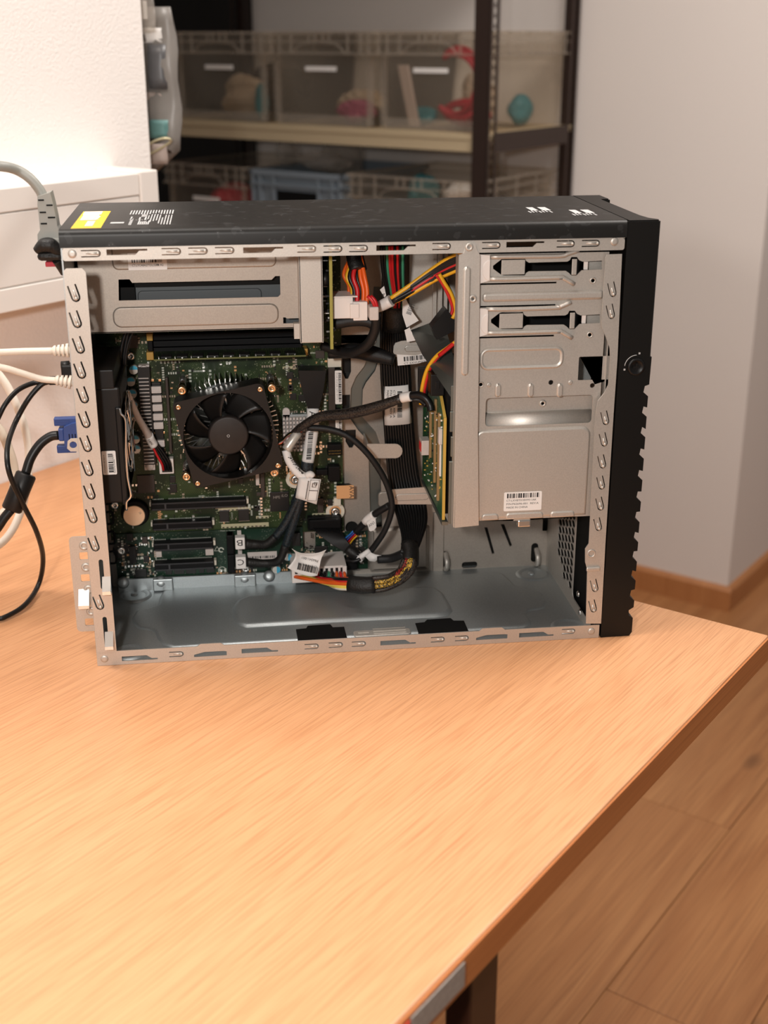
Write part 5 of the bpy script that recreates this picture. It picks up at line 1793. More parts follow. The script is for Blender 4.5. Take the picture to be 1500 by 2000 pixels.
# orange sticker with hand lettering
yy = YM - .012
a, c = S(657, 949, yy), S(691, 973, yy)
b = B().box(a[0], c[0], yy, yy + .0004, c[1], a[1])
g = [[(c[0] - .004 + .004 * f, yy - .0001 - .0003, a[1] - .0 + .0055 * k) for f in (0, .5, 1)] for k in (0, .5, 1)]
b.text('AVA', (c[0] - .0042, yy - .0002, a[1] - .0005), -Zv, X, .0062, 1, width=.0125)
st_ = b.build('orange_sticker', ['orange_sticker', 'ink'], mb, label='orange sticker hand-lettered AVA')
q = (a[0] + .001, c[0] - .003, yy + .0004, YM, c[1] + .002, a[1] - .002)
B().box(*q).build('socket_block', 'slot_black', mb)

# silkscreen lettering and cream strips
b = B()
def silk(s, px, py, size, width=None, vert=False, y=YM - .0002, m=0):
    p = P(px, py, y)
    ea, eb = (Zv, -X) if vert else (X, Zv)
    b.text(s, p, ea, eb, size, m, width)
silk('HPE', 549, 753, .0042, .0075, True)
for (x0, y0, x1, y1) in ((426, 992, 490, 996), (432, 1024, 525, 1028), (552, 716, 579, 720), (500, 1008, 525, 1012), (610, 1003, 640, 1006), (668, 803, 671, 850), (641, 803, 645, 850), (521, 950, 523, 970)):
    a, c = S(x0, y0, YM - .0002), S(x1, y1, YM - .0002)
    b.quad((a[0], YM - .0002, c[1]), X, Zv, c[0] - a[0], a[1] - c[1], 1)
    if x1 - x0 > 20:
        n = int((c[0] - a[0]) / .004)
        for i in range(n):
            b.quad((a[0] + .001 + i * .004, YM - .0003, c[1] + .0002), X, Zv, .002, .0012, 2)
silk('CYHCT', 455, 1014, .002, .007, True)
b.build('silkscreen', ['silk_white', 'silk_cream', 'chip_brown'], mb, kind='stuff')
b = B()
def silk2(s, px, py, size, width=None, vert=False, m=0, flip=False):
    p = P(px, py, YR - .0002)
    ea, eb = (Zv, -X) if vert else ((-X, -Zv) if flip else (X, Zv))
    b.text(s, p, ea, eb, size, m, width)
silk2('Made in Taiwan', 430, 1038, .0018, .0145)
p = P(434, 1114, YR - .0003)
for i in range(20):
    a0, a1 = 2 * math.pi * i / 20, 2 * math.pi * (i + 1) / 20
    b.add([(p.x + r * math.cos(t_), YR - .0003, p.z + r * math.sin(t_)) for r, t_ in ((.0040, a0), (.0040, a1), (.0034, a1), (.0034, a0))], [(0, 1, 2, 3)], 0)
silk2('HF', 439, 1111, .0045, .0048, flip=True)
for (px, py) in ((424, 1073),):
    p = P(px, py, YR - .0003)
    for i in range(3):
        a0, a1 = math.radians(90 + 120 * i), math.radians(210 + 120 * i)
        v0 = Vector((math.cos(a0), 0, math.sin(a0))); v1 = Vector((math.cos(a1), 0, math.sin(a1)))
        b.add([p + v0 * .0034, p + v1 * .0034, p + v1 * .0026, p + v0 * .0026], [(0, 1, 2, 3)], 0)
p = P(432, 1074, YR - .0003)
for i in range(12):
    a0, a1 = 2 * math.pi * i / 14, 2 * math.pi * (i + 1) / 14
    b.add([(p.x + r * math.cos(t_), YR - .0003, p.z + r * math.sin(t_)) for r, t_ in ((.0028, a0), (.0028, a1), (.0016, a1), (.0016, a0))], [(0, 1, 2, 3)], 0)
for (x0, y0, x1, y1, m) in ((301, 1076, 316, 1088, 1), (401, 1070, 417, 1084, 1), (463, 1036, 474, 1110, 1)):
    a, c = S(x0, y0, YR - .0002), S(x1, y1, YR - .0002)
    b.quad((a[0], YR - .0002, c[1]), X, Zv, c[0] - a[0], a[1] - c[1], m)
a, c = S(496, 1107, YR - .0002), S(531, 1118, YR - .0002)
for (u0, u1, v0, v1) in ((0, 1, 0, .06), (0, 1, .94, 1), (0, .02, 0, 1), (.98, 1, 0, 1)):
    b.quad((a[0] + (c[0] - a[0]) * u0, YR - .0002, c[1] + (a[1] - c[1]) * v0), X, Zv, (c[0] - a[0]) * (u1 - u0), (a[1] - c[1]) * (v1 - v0), 0)
b.build('silkscreen', ['silk_white', 'choke_grey'], rb, kind='stuff')

# scattered small surface-mounted parts
def scatter(parent, n, x0, x1, z0, z1, y, seed, avoid=()):
    rnd = random.Random(seed)
    b = B()
    k = 0
    while k < n:
        cx, cz = rnd.uniform(x0, x1), rnd.uniform(z0, z1)
        ang = rnd.choice((0, 1))
        m = rnd.choice((0, 0, 1, 1, 2, 3, 3, 4))
        cluster = rnd.choice((1, 1, 2, 4, 6))
        w, l, h = rnd.choice(((.0006, .0012, .0006), (.0008, .0016, .0007), (.0012, .0020, .0009), (.0018, .0022, .0012)))
        for j in range(cluster):
            x = cx + (j * w * 1.8 if ang else 0); z = cz + (0 if ang else j * w * 1.8)
            ww, ll = (w, l) if ang else (l, w)
            if x + ww > x1 or z + ll > z1: continue
            if any(a[0] < x < a[1] and a[2] < z < a[3] for a in avoid): continue
            b.box(x, x + ww, y - h, y, z, z + ll, m)
            k += 1
    b.build('surface_components', ['chip_black', 'content_beige', 'steel_bright', 'silk_white', 'orange_sticker'], parent, kind='stuff')
scatter(mb, 1500, .006, .2275, zs, .252, YM, 31)
scatter(rb, 320, .009, .047, zlo + .002, zs - .002, YR, 32)
scatter(rb, 120, .100, .19, zlo + .002, zlo + .012, YR, 33)
scatter(rb, 200, .185, lw - .002, zlo + .004, zs - .004, YR, 34)
# bigger parts of the lower board
for (x0, y0, x1, y1, h, m) in ((251, 1068, 267, 1100, .003, 'chip_black'), (263, 1113, 287, 1127, .003, 'chip_black'), (280, 1086, 292, 1098, .0015, 'chip_black'), (247, 1043, 260, 1056, .002, 'chip_black'), (277, 1050, 288, 1062, .003, 'chip_brown'),
                              (323, 1114, 336, 1122, .0015, 'chip_black'), (340, 1113, 360, 1121, .0015, 'chip_black'), (363, 1112, 383, 1120, .0015, 'chip_black'), (389, 1111, 399, 1119, .0015, 'chip_black'), (403, 1110, 420, 1118, .0015, 'chip_black'),
                              (570, 1042, 587, 1066, .004, 'chip_black'), (615, 1068, 640, 1082, .003, 'chip_black'), (680, 1055, 694, 1075, .004, 'chip_black')):
    q = mbox(x0, y0, x1, y1, h, YR)
    B().box(*q, 0, .0003).build('chip', m, rb)
# black double socket with the two drive cables
q = mbox(442, 1047, 459, 1119, .012, YR)
b = B().box(q[0], q[1], q[2], q[3], q[4], (q[4] + q[5]) / 2 - .0008, 0, .0006)
b.box(q[0], q[1], q[2], q[3], (q[4] + q[5]) / 2 + .0008, q[5], 0, .0006)
b.box(q[0] + .001, q[1] - .001, q[2] + .002, q[3], q[4], q[5], 0)
b.build('drive_socket', 'slot_black', rb)
# metal ledge under the board, brackets and studs
b = B()
a, c = S(225, 1132, YM + .001), S(560, 1124, YM + .001)
b.box(0.008, 0.19, .150, .1525, 0.0022, 0.0155)
b.build('board_ledge', 'steel_dull', T)
for px, py in ((240, 1141), (314, 1139), (478, 1131), (526, 1128)):
    p = P(px, py, .146)
    bb = B().lathe([(.006, 0), (.005, .003), (.0028, .004), (.001, .004)], (p.x, .150, p.z), (0, -1, .6), 14)
    bb.build('ledge_stud', 'steel_dull', T)
for i, (x0, x1) in enumerate(((299, 338), (458, 500))):
    a, c = S(x0, 1140, .148), S(x1, 1140, .148)
    B().box(a[0], c[0], .146, .150, .003, .0155, bev=.001).build('ledge_recess', 'steel_dull', T)

# ================================================================== processor cooler
YF = 0.102
FC = P(446, 851, YF)
ANG = math.radians(11.5)
HALF = 0.0415
def frame_pt(a, b_):          # fan frame coordinates -> x, z
    return (FC.x + a * math.cos(ANG) - b_ * math.sin(ANG), FC.z - .0005 + a * math.sin(ANG) + b_ * math.cos(ANG))
outer = [frame_pt(*p) for p in rrect(-HALF, HALF, -HALF, HALF, .006)]
hole = [frame_pt(.0403 * math.cos(2 * math.pi * i / 40), .0403 * math.sin(2 * math.pi * i / 40)) for i in range(40)]
cool = B()
cool.plate(outer, [hole], YF, YF + .021)
ring_o = [frame_pt(.0412 * math.cos(2 * math.pi * i / 40), .0412 * math.sin(2 * math.pi * i / 40)) for i in range(40)]
cooler = cool.build('processor_cooler', 'fan_black', T, label='square black processor cooler fan with seven blades')
for px, py in ((348, 795), (508, 760), (386, 944), (543, 909)):
    p = P(px, py, YF)
    bb = B(); screw(bb, (p.x, YF, p.z), (0, -1, 0), .0027, .0012); bb.build('frame_screw', 'brass', cooler)
for px, py in ((355, 763), (531, 758), (364, 931), (536, 923)):
    yy = .106
    p = P(px, py, yy)
    bb = B().cyl((p.x, yy + .001, p.z), (p.x, YM - .002, p.z), .0033, n=14, m=1)
    for k in range(6):
        bb.lathe([(.0034, 0), (.0038, .0008), (.0034, .0016)], (p.x, yy + .018 + k * .004, p.z), (0, 1, 0), 12, 1)
    bb.lathe([(.0040, 0), (.0042, .0004), (.0042, .0030), (.0036, .0040), (.0016, .0040), (.0010, .0024)], (p.x, yy + .003, p.z), (0, -1, 0), 18, 0)
    bb.build('mounting_screw', ['brass', 'chrome'], cooler)
hub = B().lathe([(.0178, .020), (.0182, .003), (.0180, .0012), (.0170, .0002), (.0163, 0), (.0010, 0.0001)], (FC.x, YF - .0005, FC.z), (0, 1, 0), 40)
pp = P(446, 851, YF)
hubo = hub.build('fan_hub', 'hub_black', cooler)
b = B()
for i in range(14):
    a0, a1 = 2 * math.pi * i / 14, 2 * math.pi * (i + 1) / 14
    b.add([(FC.x + r * math.cos(t_), YF - .0008, FC.z + r * math.sin(t_)) for r, t_ in ((.0013, a0), (.0013, a1), (.0009, a1), (.0009, a0))], [(0, 1, 2, 3)], 0)
b.build('hub_mark', 'print_grey', cooler)
def blade(k):
    base = 2 * math.pi * k / 7 + math.radians(96)
    g = []
    for i in range(7):
        t_ = i / 6
        r = .0165 + (.0392 - .0165) * t_
        row = []
        wid = math.radians(40 + 0 * t_)
        lead = base + math.radians(-20 * t_)
        for j in range(7):
            s_ = j / 6
            th = lead - wid * s_
            dep = YF + .002 + .014 * (1 - s_) ** 1.1 + .001 * math.sin(math.pi * s_)
            rr = r if t_ < 1 else r - .0012 * abs(s_ - .5)
            row.append((FC.x + rr * math.cos(th), dep, FC.z + rr * math.sin(th)))
        g.append(row)
    return B().sheet(g, .0009)
for k in range(7):
    blade(k).build('fan_blade', 'fan_black', cooler)
# heatsink: forked radial fins around a core
b = B()
b.lathe([(.0135, .0), (.0135, .030)], (FC.x, YM - .032, FC.z), (0, 1, 0), 24, 1)
b.plate(circ(FC.x, FC.z, .036, 32), [], YM - .004, YM - .002, mapy, 1)
nfin = 30
for k in range(nfin):
    a0 = 2 * math.pi * k / nfin
    def rp(r, a): return Vector((FC.x + r * math.cos(a), 0, FC.z + r * math.sin(a)))
    stem = [rp(.0135, a0), rp(.022, a0 + .10), rp(.029, a0 + .16)]
    def fin(pts, th):
        for i in range(len(pts) - 1):
            p, q = pts[i], pts[i + 1]
            d = (q - p).normalized(); nn = Vector((-d.z, 0, d.x)) * th
            vs = []
            for y in (YM - .030, YM - .006):
                for w in (p - nn, p + nn, q + nn, q - nn):
                    vs.append((w.x, y, w.z))
            b.add(vs, [(0, 1, 2, 3), (4, 5, 6, 7), (0, 1, 5, 4), (1, 2, 6, 5), (2, 3, 7, 6), (3, 0, 4, 7)], 0)
    fin(stem, .0006)
    e = stem[-1]
    fin([e, rp(.036, a0 + .13), rp(.0465, a0 + .12)], .00042)
    fin([e, rp(.036, a0 + .235), rp(.0465, a0 + .235)], .00042)
b.build('heatsink', ['steel_bright', 'steel_dull'], cooler)
# fan lead
for c, off in (('wire_black', 0), ('wire_yellow', 2), ('wire_blue', 4), ('wire_orange', 6)):
    pts = [P(540, 868, .112), P(549, 862 + off * .5, .112), P(560, 850 + off * .6, .118), P(573, 842 + off, .124), P(590, 836 + off, .128)]
    B().tube(pts, .0009, 6).build('fan_lead', c, cooler)

# ================================================================== rear fan with wire guard
XR = 0.0012
rf = B()
y0, y1 = .028, .116
zt3 = S(215, 722, .030)[1] ; zb3 = S(235, 985, .030)[1]
fx0 = .0016
fx1 = S(241, 860, .028)[0]
rf.box(fx0, fx0 + .004, y0, y1, zb3, zt3, 0, .001)
rf.box(fx1 - .005, fx1, y0, y1, zb3, S(235, 795, .03)[1], 0, .001)
rf.box(fx0, fx1, y0 + .002, y1 - .002, zb3 + .001, zt3 - .001 - .014, 0, .002)
rfan = rf.build('rear_fan', 'black_plastic', T, label='black rear case fan with chrome wire guard')
B().box(fx0, fx1 - .004, y0 + .001, y1, S(220, 722, .03)[1] - .016, S(220, 722, .03)[1], bev=.001).build('fan_shroud', 'black_plastic', rfan)
l0, l1 = S(198, 881, y0 + .0015), S(229, 926, y0 + .0015)
b = B().plate(rrect(l0[0], l1[0], l1[1], l0[1], .001), [], y0 + .0008, y0 + .0016)
yy = y0 + .0007
b.bars((l0[0] + .005, yy, l1[1] + .002), Zv, X, l0[1] - l1[1] - .004, .004, 1, 12)
for i, s_ in enumerate(('P/N:P63022-001 REV A', 'CT:LKACB0T8BVM0FX')):
    b.text(s_, (l0[0] + .0028 * 0 + .0022 + .0075 * i, yy, l1[1] + .0015), Zv, -X, .0014, 1, width=.016)
b.text('MADE IN CHINA', (l1[0] - .001, yy, l1[1] + .0015), Zv, -X, .0014, 1, width=.012)
b.build('fan_label', ['paper', 'ink'], rfan)
# guard wires
g = B()
xg = fx1
def GW(px, py, y): return P(px, py, y)
pts = [GW(234, 798, .026), GW(236, 808, .0255), GW(243, 815, .025), GW(246, 830, .025), GW(246, 880, .025), GW(249, 930, .025), GW(255, 962, .025), GW(254, 972, .025), GW(247, 980, .026), GW(247, 996, .028)]
g.tube(pts, .0012, 8, sub=4)
xw = fx1 - .0005
for k in range(5):
    rr = .008 + .0066 * k
    cy, cz = .072, (zt3 - .014 + zb3) / 2
    ring = [(xw + .002 + .0012 * (k % 2), cy + rr * math.cos(2 * math.pi * i / 28), cz + rr * math.sin(2 * math.pi * i / 28)) for i in range(28)]
    g.tube(ring + [ring[0]], .0010, 6, sub=2)
for a0 in (0, 90, 45, 135):
    c_, s_ = math.cos(math.radians(a0)), math.sin(math.radians(a0))
    g.tube([(xw + .004, cy - .036 * c_, cz - .036 * s_), (xw + .004, cy + .036 * c_, cz + .036 * s_)], .0010, 6, smooth_path=False)
g.build('wire_guard', 'chrome', rfan)
# its cable: pale sleeve, red and black wires to the header
fc = B().tube([P(249, 766, .085), P(257, 785, .10), P(268, 812, .115), P(283, 838, .13), P(292, 854, .138)], [.0022, .0026, .0030, .0034, .0038], 12)
fc.build('cable_sleeve', 'choke_grey', rfan)
b = B().tube([P(290, 850, .1365), P(296, 862, .141), P(301, 870, .143)], .0042, 14, sub=3)
b.text('FAN', P(288, 860, .133), (X * .55 - Zv * .83), (X * .83 + Zv * .55), .003, 1)
b.build('cable_tag', ['paper', 'ink'], rfan)
for i, c in enumerate(('wire_red', 'wire_black', 'wire_black', 'wire_black')):
    B().tube([P(296 + 2.2 * i, 866 - i, .142), P(306 + 4 * i, 888 - 2 * i, .143), P(316 + 5 * i, 906 - i, .144), P(319 + 5 * i, 918, .149)], .0012, 7).build('fan_wire', c, rfan)
# thin leads hanging down from the supply
for i, (c, pts) in enumerate((('wire_black', [(252, 640), (244, 680), (238, 720), (226, 745), (205, 756), (186, 757)]), ('wire_black', [(262, 640), (248, 680), (243, 730), (244, 760)]), ('wire_black', [(248, 640), (238, 675), (233, 715), (232, 740)]), ('wire_red', [(220, 742), (208, 752), (190, 754)]))):
    B().tube([P(a[0], a[1], .11) for a in pts], .0015 if c == 'wire_black' else .0009, 7).build('hanging_lead', c, rfan)
# dark port block behind the shroud
B().box(.0014, .030, .118, .152, S(200, 742, .12)[1], S(200, 705, .12)[1], bev=.001).build('port_block', 'chip_black', T)

# ================================================================== cables inside
# flat black ribbon of wires down the tray wall
path = [(770, 470, .110), (768, 540, .118), (768, 600, .128), (769, 660, .134), (772, 720, .136), (776, 790, .137), (781, 860, .139), (788, 930, .138), (800, 985, .130), (806, 1020, .115), (805, 1050, .10), (798, 1080, .085)]
halfw = [20, 20, 22, 25, 28, 28, 28, 29, 31, 27, 19, 14]
ribbon = B()
nw = 22
for k in range(nw):
    f = (k + .5) / nw * 2 - 1
    pts = [P(p[0] + f * w, p[1], p[2] + (.0012 if k % 2 else 0)) for p, w in zip(path, halfw)]
    ribbon.tube(pts, .00155, 6, sub=4)
rib = ribbon.build('ribbon_cable', 'wire_black', T, label='flat bundle of black wires running down the tray wall')
# label wrapped on it
a = [P(748, 756, .1335), P(802, 752, .1335), P(805, 828, .1335), P(752, 832, .1335)]
gl_ = [[a[0].lerp(a[1], f) + Vector((0, .003 * (abs(f - .5) * 2) ** 4, 0)) for f in [i / 8 for i in range(9)]], [a[3].lerp(a[2], f) + Vector((0, .003 * (abs(f - .5) * 2) ** 4, 0)) for f in [i / 8 for i in range(9)]]]
b = B().sheet(gl_, .0004)
x0, z0 = a[1].x, a[1].z
yy = .1328
b.bars((x0 - .0125, yy, a[2].z + .007), Zv, X, .026, .0045, 1, 15)
for i, s_ in enumerate(('CT EXPLYICA', 'P/N P         REV A', 'MADE IN')):
    b.text(s_, (x0 - .0165 - .003 * i, yy, a[1].z - .004), -Zv, X, .0028, 1, width=.027 if i < 2 else .012)
b.build('cable_label', ['paper', 'ink'], rib)
B().tube([P(773, 590, .124), P(773, 620, .127), P(773, 645, .130)], .0115, 14, sx=.55, sy=1.0, sub=2, up=(0, 1, 0)).build('wrap', 'tape_black', rib)
# red/green braided part at the top
for k, c in enumerate(('wire_black', 'wire_black', 'wire_green', 'wire_red', 'wire_red', 'wire_black', 'wire_red', 'wire_black', 'wire_green')):
    pts = [P(745 + 5.2 * k, 480, .075), P(748 + 4.8 * k, 530, .085), P(757 + 3.8 * k, 575, .104), P(760 + 3.2 * k, 600, .118)]
    B().tube(pts, .0015, 6, sub=4).build('wire', c, rib)
# bend: tape, braided colours, tape, plug
B().tube([P(800, 1062, .093), P(803, 1080, .085), P(801, 1100, .078)], [.0095, .0085, .0090], 14, sx=.75, sub=3).build('wrap', 'tape_black', rib)
cols = ['braid_red', 'braid_black', 'braid_yellow', 'braid_black', 'braid_red', 'braid_yellow', 'braid_black', 'braid_red']
for k in range(10):
    f = (k + .5) / 10 * 2 - 1
    pts = [P(800 + f * 12, 1092, .075 + .004 * (k % 2)), P(794 + f * 15, 1112, .068), P(778 + f * 10, 1127 + f * 8, .062), P(755, 1138 + f * 13, .058 + .003 * (k % 3)), P(727, 1142 + f * 14, .058)]
    B().tube(pts, .0023, 7, sub=5).build('wire', ['braid_black', 'braid_red', 'braid_red', 'braid_red', 'braid_yellow', 'braid_yellow', 'braid_black', 'braid_yellow', 'braid_black', 'braid_black'][9 - k] if False else ['braid_black', 'braid_red', 'braid_red', 'braid_yellow', 'braid_yellow', 'braid_black', 'braid_yellow', 'braid_black', 'braid_black', 'braid_black'][k], rib)
B().tube([P(732, 1142, .058), P(708, 1143, .060), P(682, 1140, .066)], [.0078, .0082, .0078], 14, sub=3, sx=1.0, sy=.8).build('wrap', 'tape_black', rib)
# main board power plug
yq = .118
q = (S(570, 1120, yq)[0], S(677, 1120, yq)[0], yq, YR, S(620, 1137, yq)[1], S(620, 1107, yq)[1])
pw = B().box(*q, 0, .0006)
for i in range(10):
    x = q[0] + .003 + i * (q[1] - q[0] - .004) / 10
    pw.box(x, x + .0026, yq - .0003, yq, q[5] - .0065, q[5] - .002, 1)
pw.box(q[1] - .004, q[1] + .0, yq - .002, yq, q[4], q[5], 0, .0005)
plug = pw.build('board_power_plug', ['white_plastic', 'chip_black'], T, label='white wide power plug with coloured wires on the lower board')
lower = [('wire_orange', 0, 1141), ('wire_lemon', -1, 1145), ('wire_orange', 1, 1138), ('wire_lemon', 2, 1148), ('wire_white', 0, 1150), ('wire_red', 0, 1135), ('wire_black', 0, 1133)]
for i, (c, o_, py) in enumerate(lower):
    pts = [P(575 + i * 9, 1126 + i * .5, yq + .002), P(596 + i * 8, 1130 + o_, yq - .012), P(632 + i * 3, (1133 + py) / 2, .095), P(662, py - 1, .078), P(690, py, .068)]
    B().tube(pts, .0019, 7, sub=5).build('wire', c, plug)
for i, c in enumerate(('wire_orange', 'wire_red', 'wire_orange', 'wire_black', 'wire_green', 'wire_black', 'wire_black', 'wire_red')):
    px = 672 - i * 7.5
    pts = [P(px, 1117, yq + .001), P(px + 1, 1121, yq - .006), P(px + 4, 1129, yq - .012), P(690, 1133 + (i % 3) * 3, .074)]
    B().tube(pts, .0015, 7, sub=4).build('wire', c, plug)
# crumpled paper flag on that cable
rows_ = [[(570, 1072, .085), (585, 1080, .092), (605, 1082, .094), (622, 1080, .092), (637, 1074, .086)],
         [(577, 1080, .090), (588, 1085, .097), (604, 1088, .098), (620, 1086, .096), (632, 1082, .090)],
         [(576, 1090, .092), (588, 1094, .096), (602, 1096, .097), (616, 1096, .095), (627, 1092, .092)],
         [(568, 1102, .088), (582, 1107, .091), (598, 1110, .092), (612, 1111, .091), (624, 1107, .090)],
         [(562, 1109, .086), (576, 1117, .088), (593, 1123, .089), (608, 1126, .089), (620, 1124, .089)]]
gg = []
for r_ in rows_:
    gg.append(crom([P(*p) for p in r_], 3))
cols2 = len(gg[0])
full = [[None] * cols2 for _ in range((len(gg) - 1) * 3 + 1)]
for j in range(cols2):
    cl = crom([gg[i][j] for i in range(len(gg))], 3)
    for i in range(len(cl)):
        full[i][j] = cl[i]
b = B().sheet(full, .0004)
pa, pb = P(580, 1112, .0855), P(619, 1121, .0862)
d = (pb - pa).normalized(); up_ = (P(583, 1100, .0875) - pa).normalized()
b.bars(pa, d, up_, (pb - pa).length, .0062, 1, 17)
b.text('CT:DWVF017X', P(620, 1106, .0868), -d, -up_, .0032, 1, width=.019)
b.text('P66541-001', P(622, 1094, .0905), -d, -up_, .0034, 1, width=.016)
b.build('paper_flag', ['paper', 'ink'], plug, label='crumpled white barcode flag')

# cable A: wide black head, white sleeve, braided tail splitting to B and C
yA = .138
ca = B()
hd_ = [(584, 727), (636, 727), (635, 742), (630, 772), (623, 798), (601, 798), (592, 770), (585, 742)]
ca.plate([S(p[0], p[1], yA) for p in hd_], [], yA, YM)
h2 = [(583, 724), (637, 724), (637, 729), (583, 729)]
ca.plate([S(p[0], p[1], yA - .001) for p in h2], [], yA - .001, YM)
cA = ca.build('drive_cable', 'black_plastic', T, label='black drive cable with a wide plug and white sleeve marked A')
b = B().tube([P(611, 797, .143), P(611, 830, .138), P(606, 870, .134), P(601, 902, .132)], .0058, 14, sx=.8, sy=1.0, up=(0, 1, 0))
b.text('A', P(604, 803, .1365), -Zv, X, .0098, 1)
b.bars(P(598, 898, .1270), (P(603, 840, .1305) - P(598, 898, .1270)).normalized(), X, .026, .0045, 1, 18)
b.build('cable_sleeve', ['paper', 'ink'], cA)
B().tube([P(601, 900, .132), P(598, 925, .131), P(590, 960, .13), P(580, 985, .13)], [.0060, .0062, .0066, .0068], 10, sx=.6, sy=1.0, up=(0, 1, 0)).build('braided_tail', 'braid_teal', cA)
for pts, r in (([(586, 965), (572, 995), (556, 1025), (538, 1048), (520, 1062), (500, 1063), (480, 1062)], [.0046, .0044, .0042, .0040, .0040, .0044, .0050]),
               ([(590, 965), (578, 1005), (568, 1035), (558, 1065), (545, 1094), (520, 1100), (482, 1098)], [.0046, .0044, .0044, .0042, .0040, .0038, .0046])):
    pp_ = [P(p[0], p[1], .128 + (.008 if i > 4 else .004 * i / 4)) for i, p in enumerate(pts)]
    B().tube(pp_[:4], r[:4], 10).build('braided_tail', 'braid_teal', cA)
    B().tube(pp_[3:], r[3:], 10).build('cable_branch', 'tape_black', cA)
for s_, (x0, y0, x1, y1) in (('B', (459, 1051, 479, 1073)), ('C', (460, 1089, 481, 1111))):
    yy = .1335
    a, c = S(x0, y0, yy), S(x1, y1, yy)
    b = B().box(a[0], c[0], yy, yy + .009, c[1], a[1], 0, .0008)
    b.text(s_, (c[0] - .0014, yy - .0001, a[1] - .0022), -X, -Zv, .0088, 1, width=.0066)
    b.build('cable_tag', ['paper', 'ink'], cA)
# barcode sticker beside it on the lower board
a, c = S(483, 1079, YR - .0004), S(541, 1091, YR - .0004)
b = B().box(a[0], c[0], YR - .0005, YR - .0002, c[1], a[1])
b.bars((a[0] + .002, YR - .0006, c[1] + .001), X, Zv, c[0] - a[0] - .004, .0026, 1, 22)
b.build('barcode_sticker', ['choke_grey', 'ink'], rb)

# braided cable sweeping right to the backplane plug, with its silver-white sleeve and folded tag
sw = B().tube([P(573, 846, .118), P(590, 833, .112), P(625, 814, .105), (P(680, 808, .092)), P(735, 795, .078), P(786, 777, .066)], [.0030, .0038, .0044, .0052, .0050, .0040], 12)
swp = sw.build('braided_cable', 'braid_black', T, label='braided cable sweeping across the board to the backplane plug')
B().tube([P(784, 777.5, .0665), P(795, 775, .064), P(803, 774, .062)], .0044, 12, sub=2).build('white_band', 'paper', swp)
B().tube([P(803, 773, .062), P(818, 772, .058), P(832, 779, .054), P(840, 792, .052), P(842, 803, .050)], .0036, 10).build('cable_end', 'wire_black', swp)
B().tube([P(806, 780, .062), P(820, 782, .06), P(832, 792, .056)], .0022, 10).build('cable_end', 'wire_black', swp)
B().tube([P(582, 845, .117), P(570, 862, .113), P(559, 878, .112)], [.0044, .0042, .0046], 12, sub=3).build('silver_sleeve', 'cap_top', swp)
b = B().tube([P(558, 879, .112), P(564, 898, .110), P(574, 914, .108), P(588, 928, .106), P(600, 932, .105)], [.0038, .0040, .0040, .0042, .0042], 12)
pr = random.Random(6)
for i in range(36):
    t_ = i / 36
    p = P(563 + 27 * t_, 893 + 34 * t_, .1045 - .004 * t_) + Vector((pr.uniform(-.001, .0025), 0, pr.uniform(-.001, .001)))
    b.quad(p, X, Zv, .0011, .0007, 1)
b.build('paper_tube', ['paper', 'ink'], swp)
# folded white tag with the printed box
yy = .103
tp_ = [(585, 931), (608, 926), (612, 931), (624, 935), (627, 938), (619, 985), (582, 975), (578, 970)]
g = []
for i in range(6):
    t_ = i / 5
    l_, r_2 = Vector((584, 932)).lerp(Vector((577.5, 972)), t_), Vector((627, 936)).lerp(Vector((618.5, 985)), t_)
    row = []
    for j in range(7):
        s_ = j / 6
        q_ = l_.lerp(r_2, s_)
        row.append(P(q_.x, q_.y, yy - .005 + .005 * (1 - s_) ** 2 - .002 * s_))
    g.append(row)
b = B().sheet(g, -.0005)
ea = (P(619, 985, yy) - P(627, 937, yy)).normalized(); eb = (P(627, 937, yy) - P(606, 936, yy)).normalized()
o = P(606.5, 937, yy - .0085)
def fr(u0, v0, u1, v1, t=.0003):
    b.quad(o + ea * u0 + eb * v0, ea, eb, u1 - u0, t, 1); b.quad(o + ea * u0 + eb * (v1 - t), ea, eb, u1 - u0, t, 1)
    b.quad(o + ea * u0 + eb * v0, ea, eb, t, v1 - v0, 1); b.quad(o + ea * (u1 - t) + eb * v0, ea, eb, t, v1 - v0, 1)
fr(0, 0, .0105, .0085); fr(.0105, 0, .0205, .0085)
fr(.003, .0022, .0072, .0060, .0005); fr(.0022, .0038, .0052, .0066, .0004)
for i_ in range(13):
    b.quad(o - eb * .0022 + ea * (.0012 + .0014 * i_), ea, eb, .0010, .0009, 1)
b.build('folded_tag', ['paper', 'ink'], swp, label='folded white tag with a printed frame')
B().tube([P(598, 930, .101), P(606, 926, .1005), P(610, 930, .101)], .0032, 10, sub=3).build('tag_fold', 'paper', swp)

# thin black cable curving over the tray to the paper flag tag
tc_ = B().tube([P(600, 835, .115), P(640, 838, .112), P(680, 852, .108), P(718, 886, .106), P(748, 930, .106), P(763, 970, .106), P(764, 1000, .106), P(752, 1035, .108), P(735, 1062, .112), P(724, 1076, .116)], .0030, 9, sub=5)
tco = tc_.build('round_cable', 'sleeve_black', T, label='thin black cable curving over the tray wall')
b = B().sheet([[P(712, 1086, .113), P(722, 1078, .113)], [P(722, 1096, .111), P(733, 1083, .111)], [P(733, 1097, .110), P(745, 1085, .110)]], .0004)
b.tube([P(703, 1089, .114), P(712, 1082, .114), P(722, 1075, .115)], .0026, 9, sub=2)
b.build('paper_flag', 'paper', tco)
B().tube([P(738, 1092, .112), P(765, 1090, .108), P(790, 1080, .10)], .0042, 9).build('cable_branch', 'sleeve_black', tco)
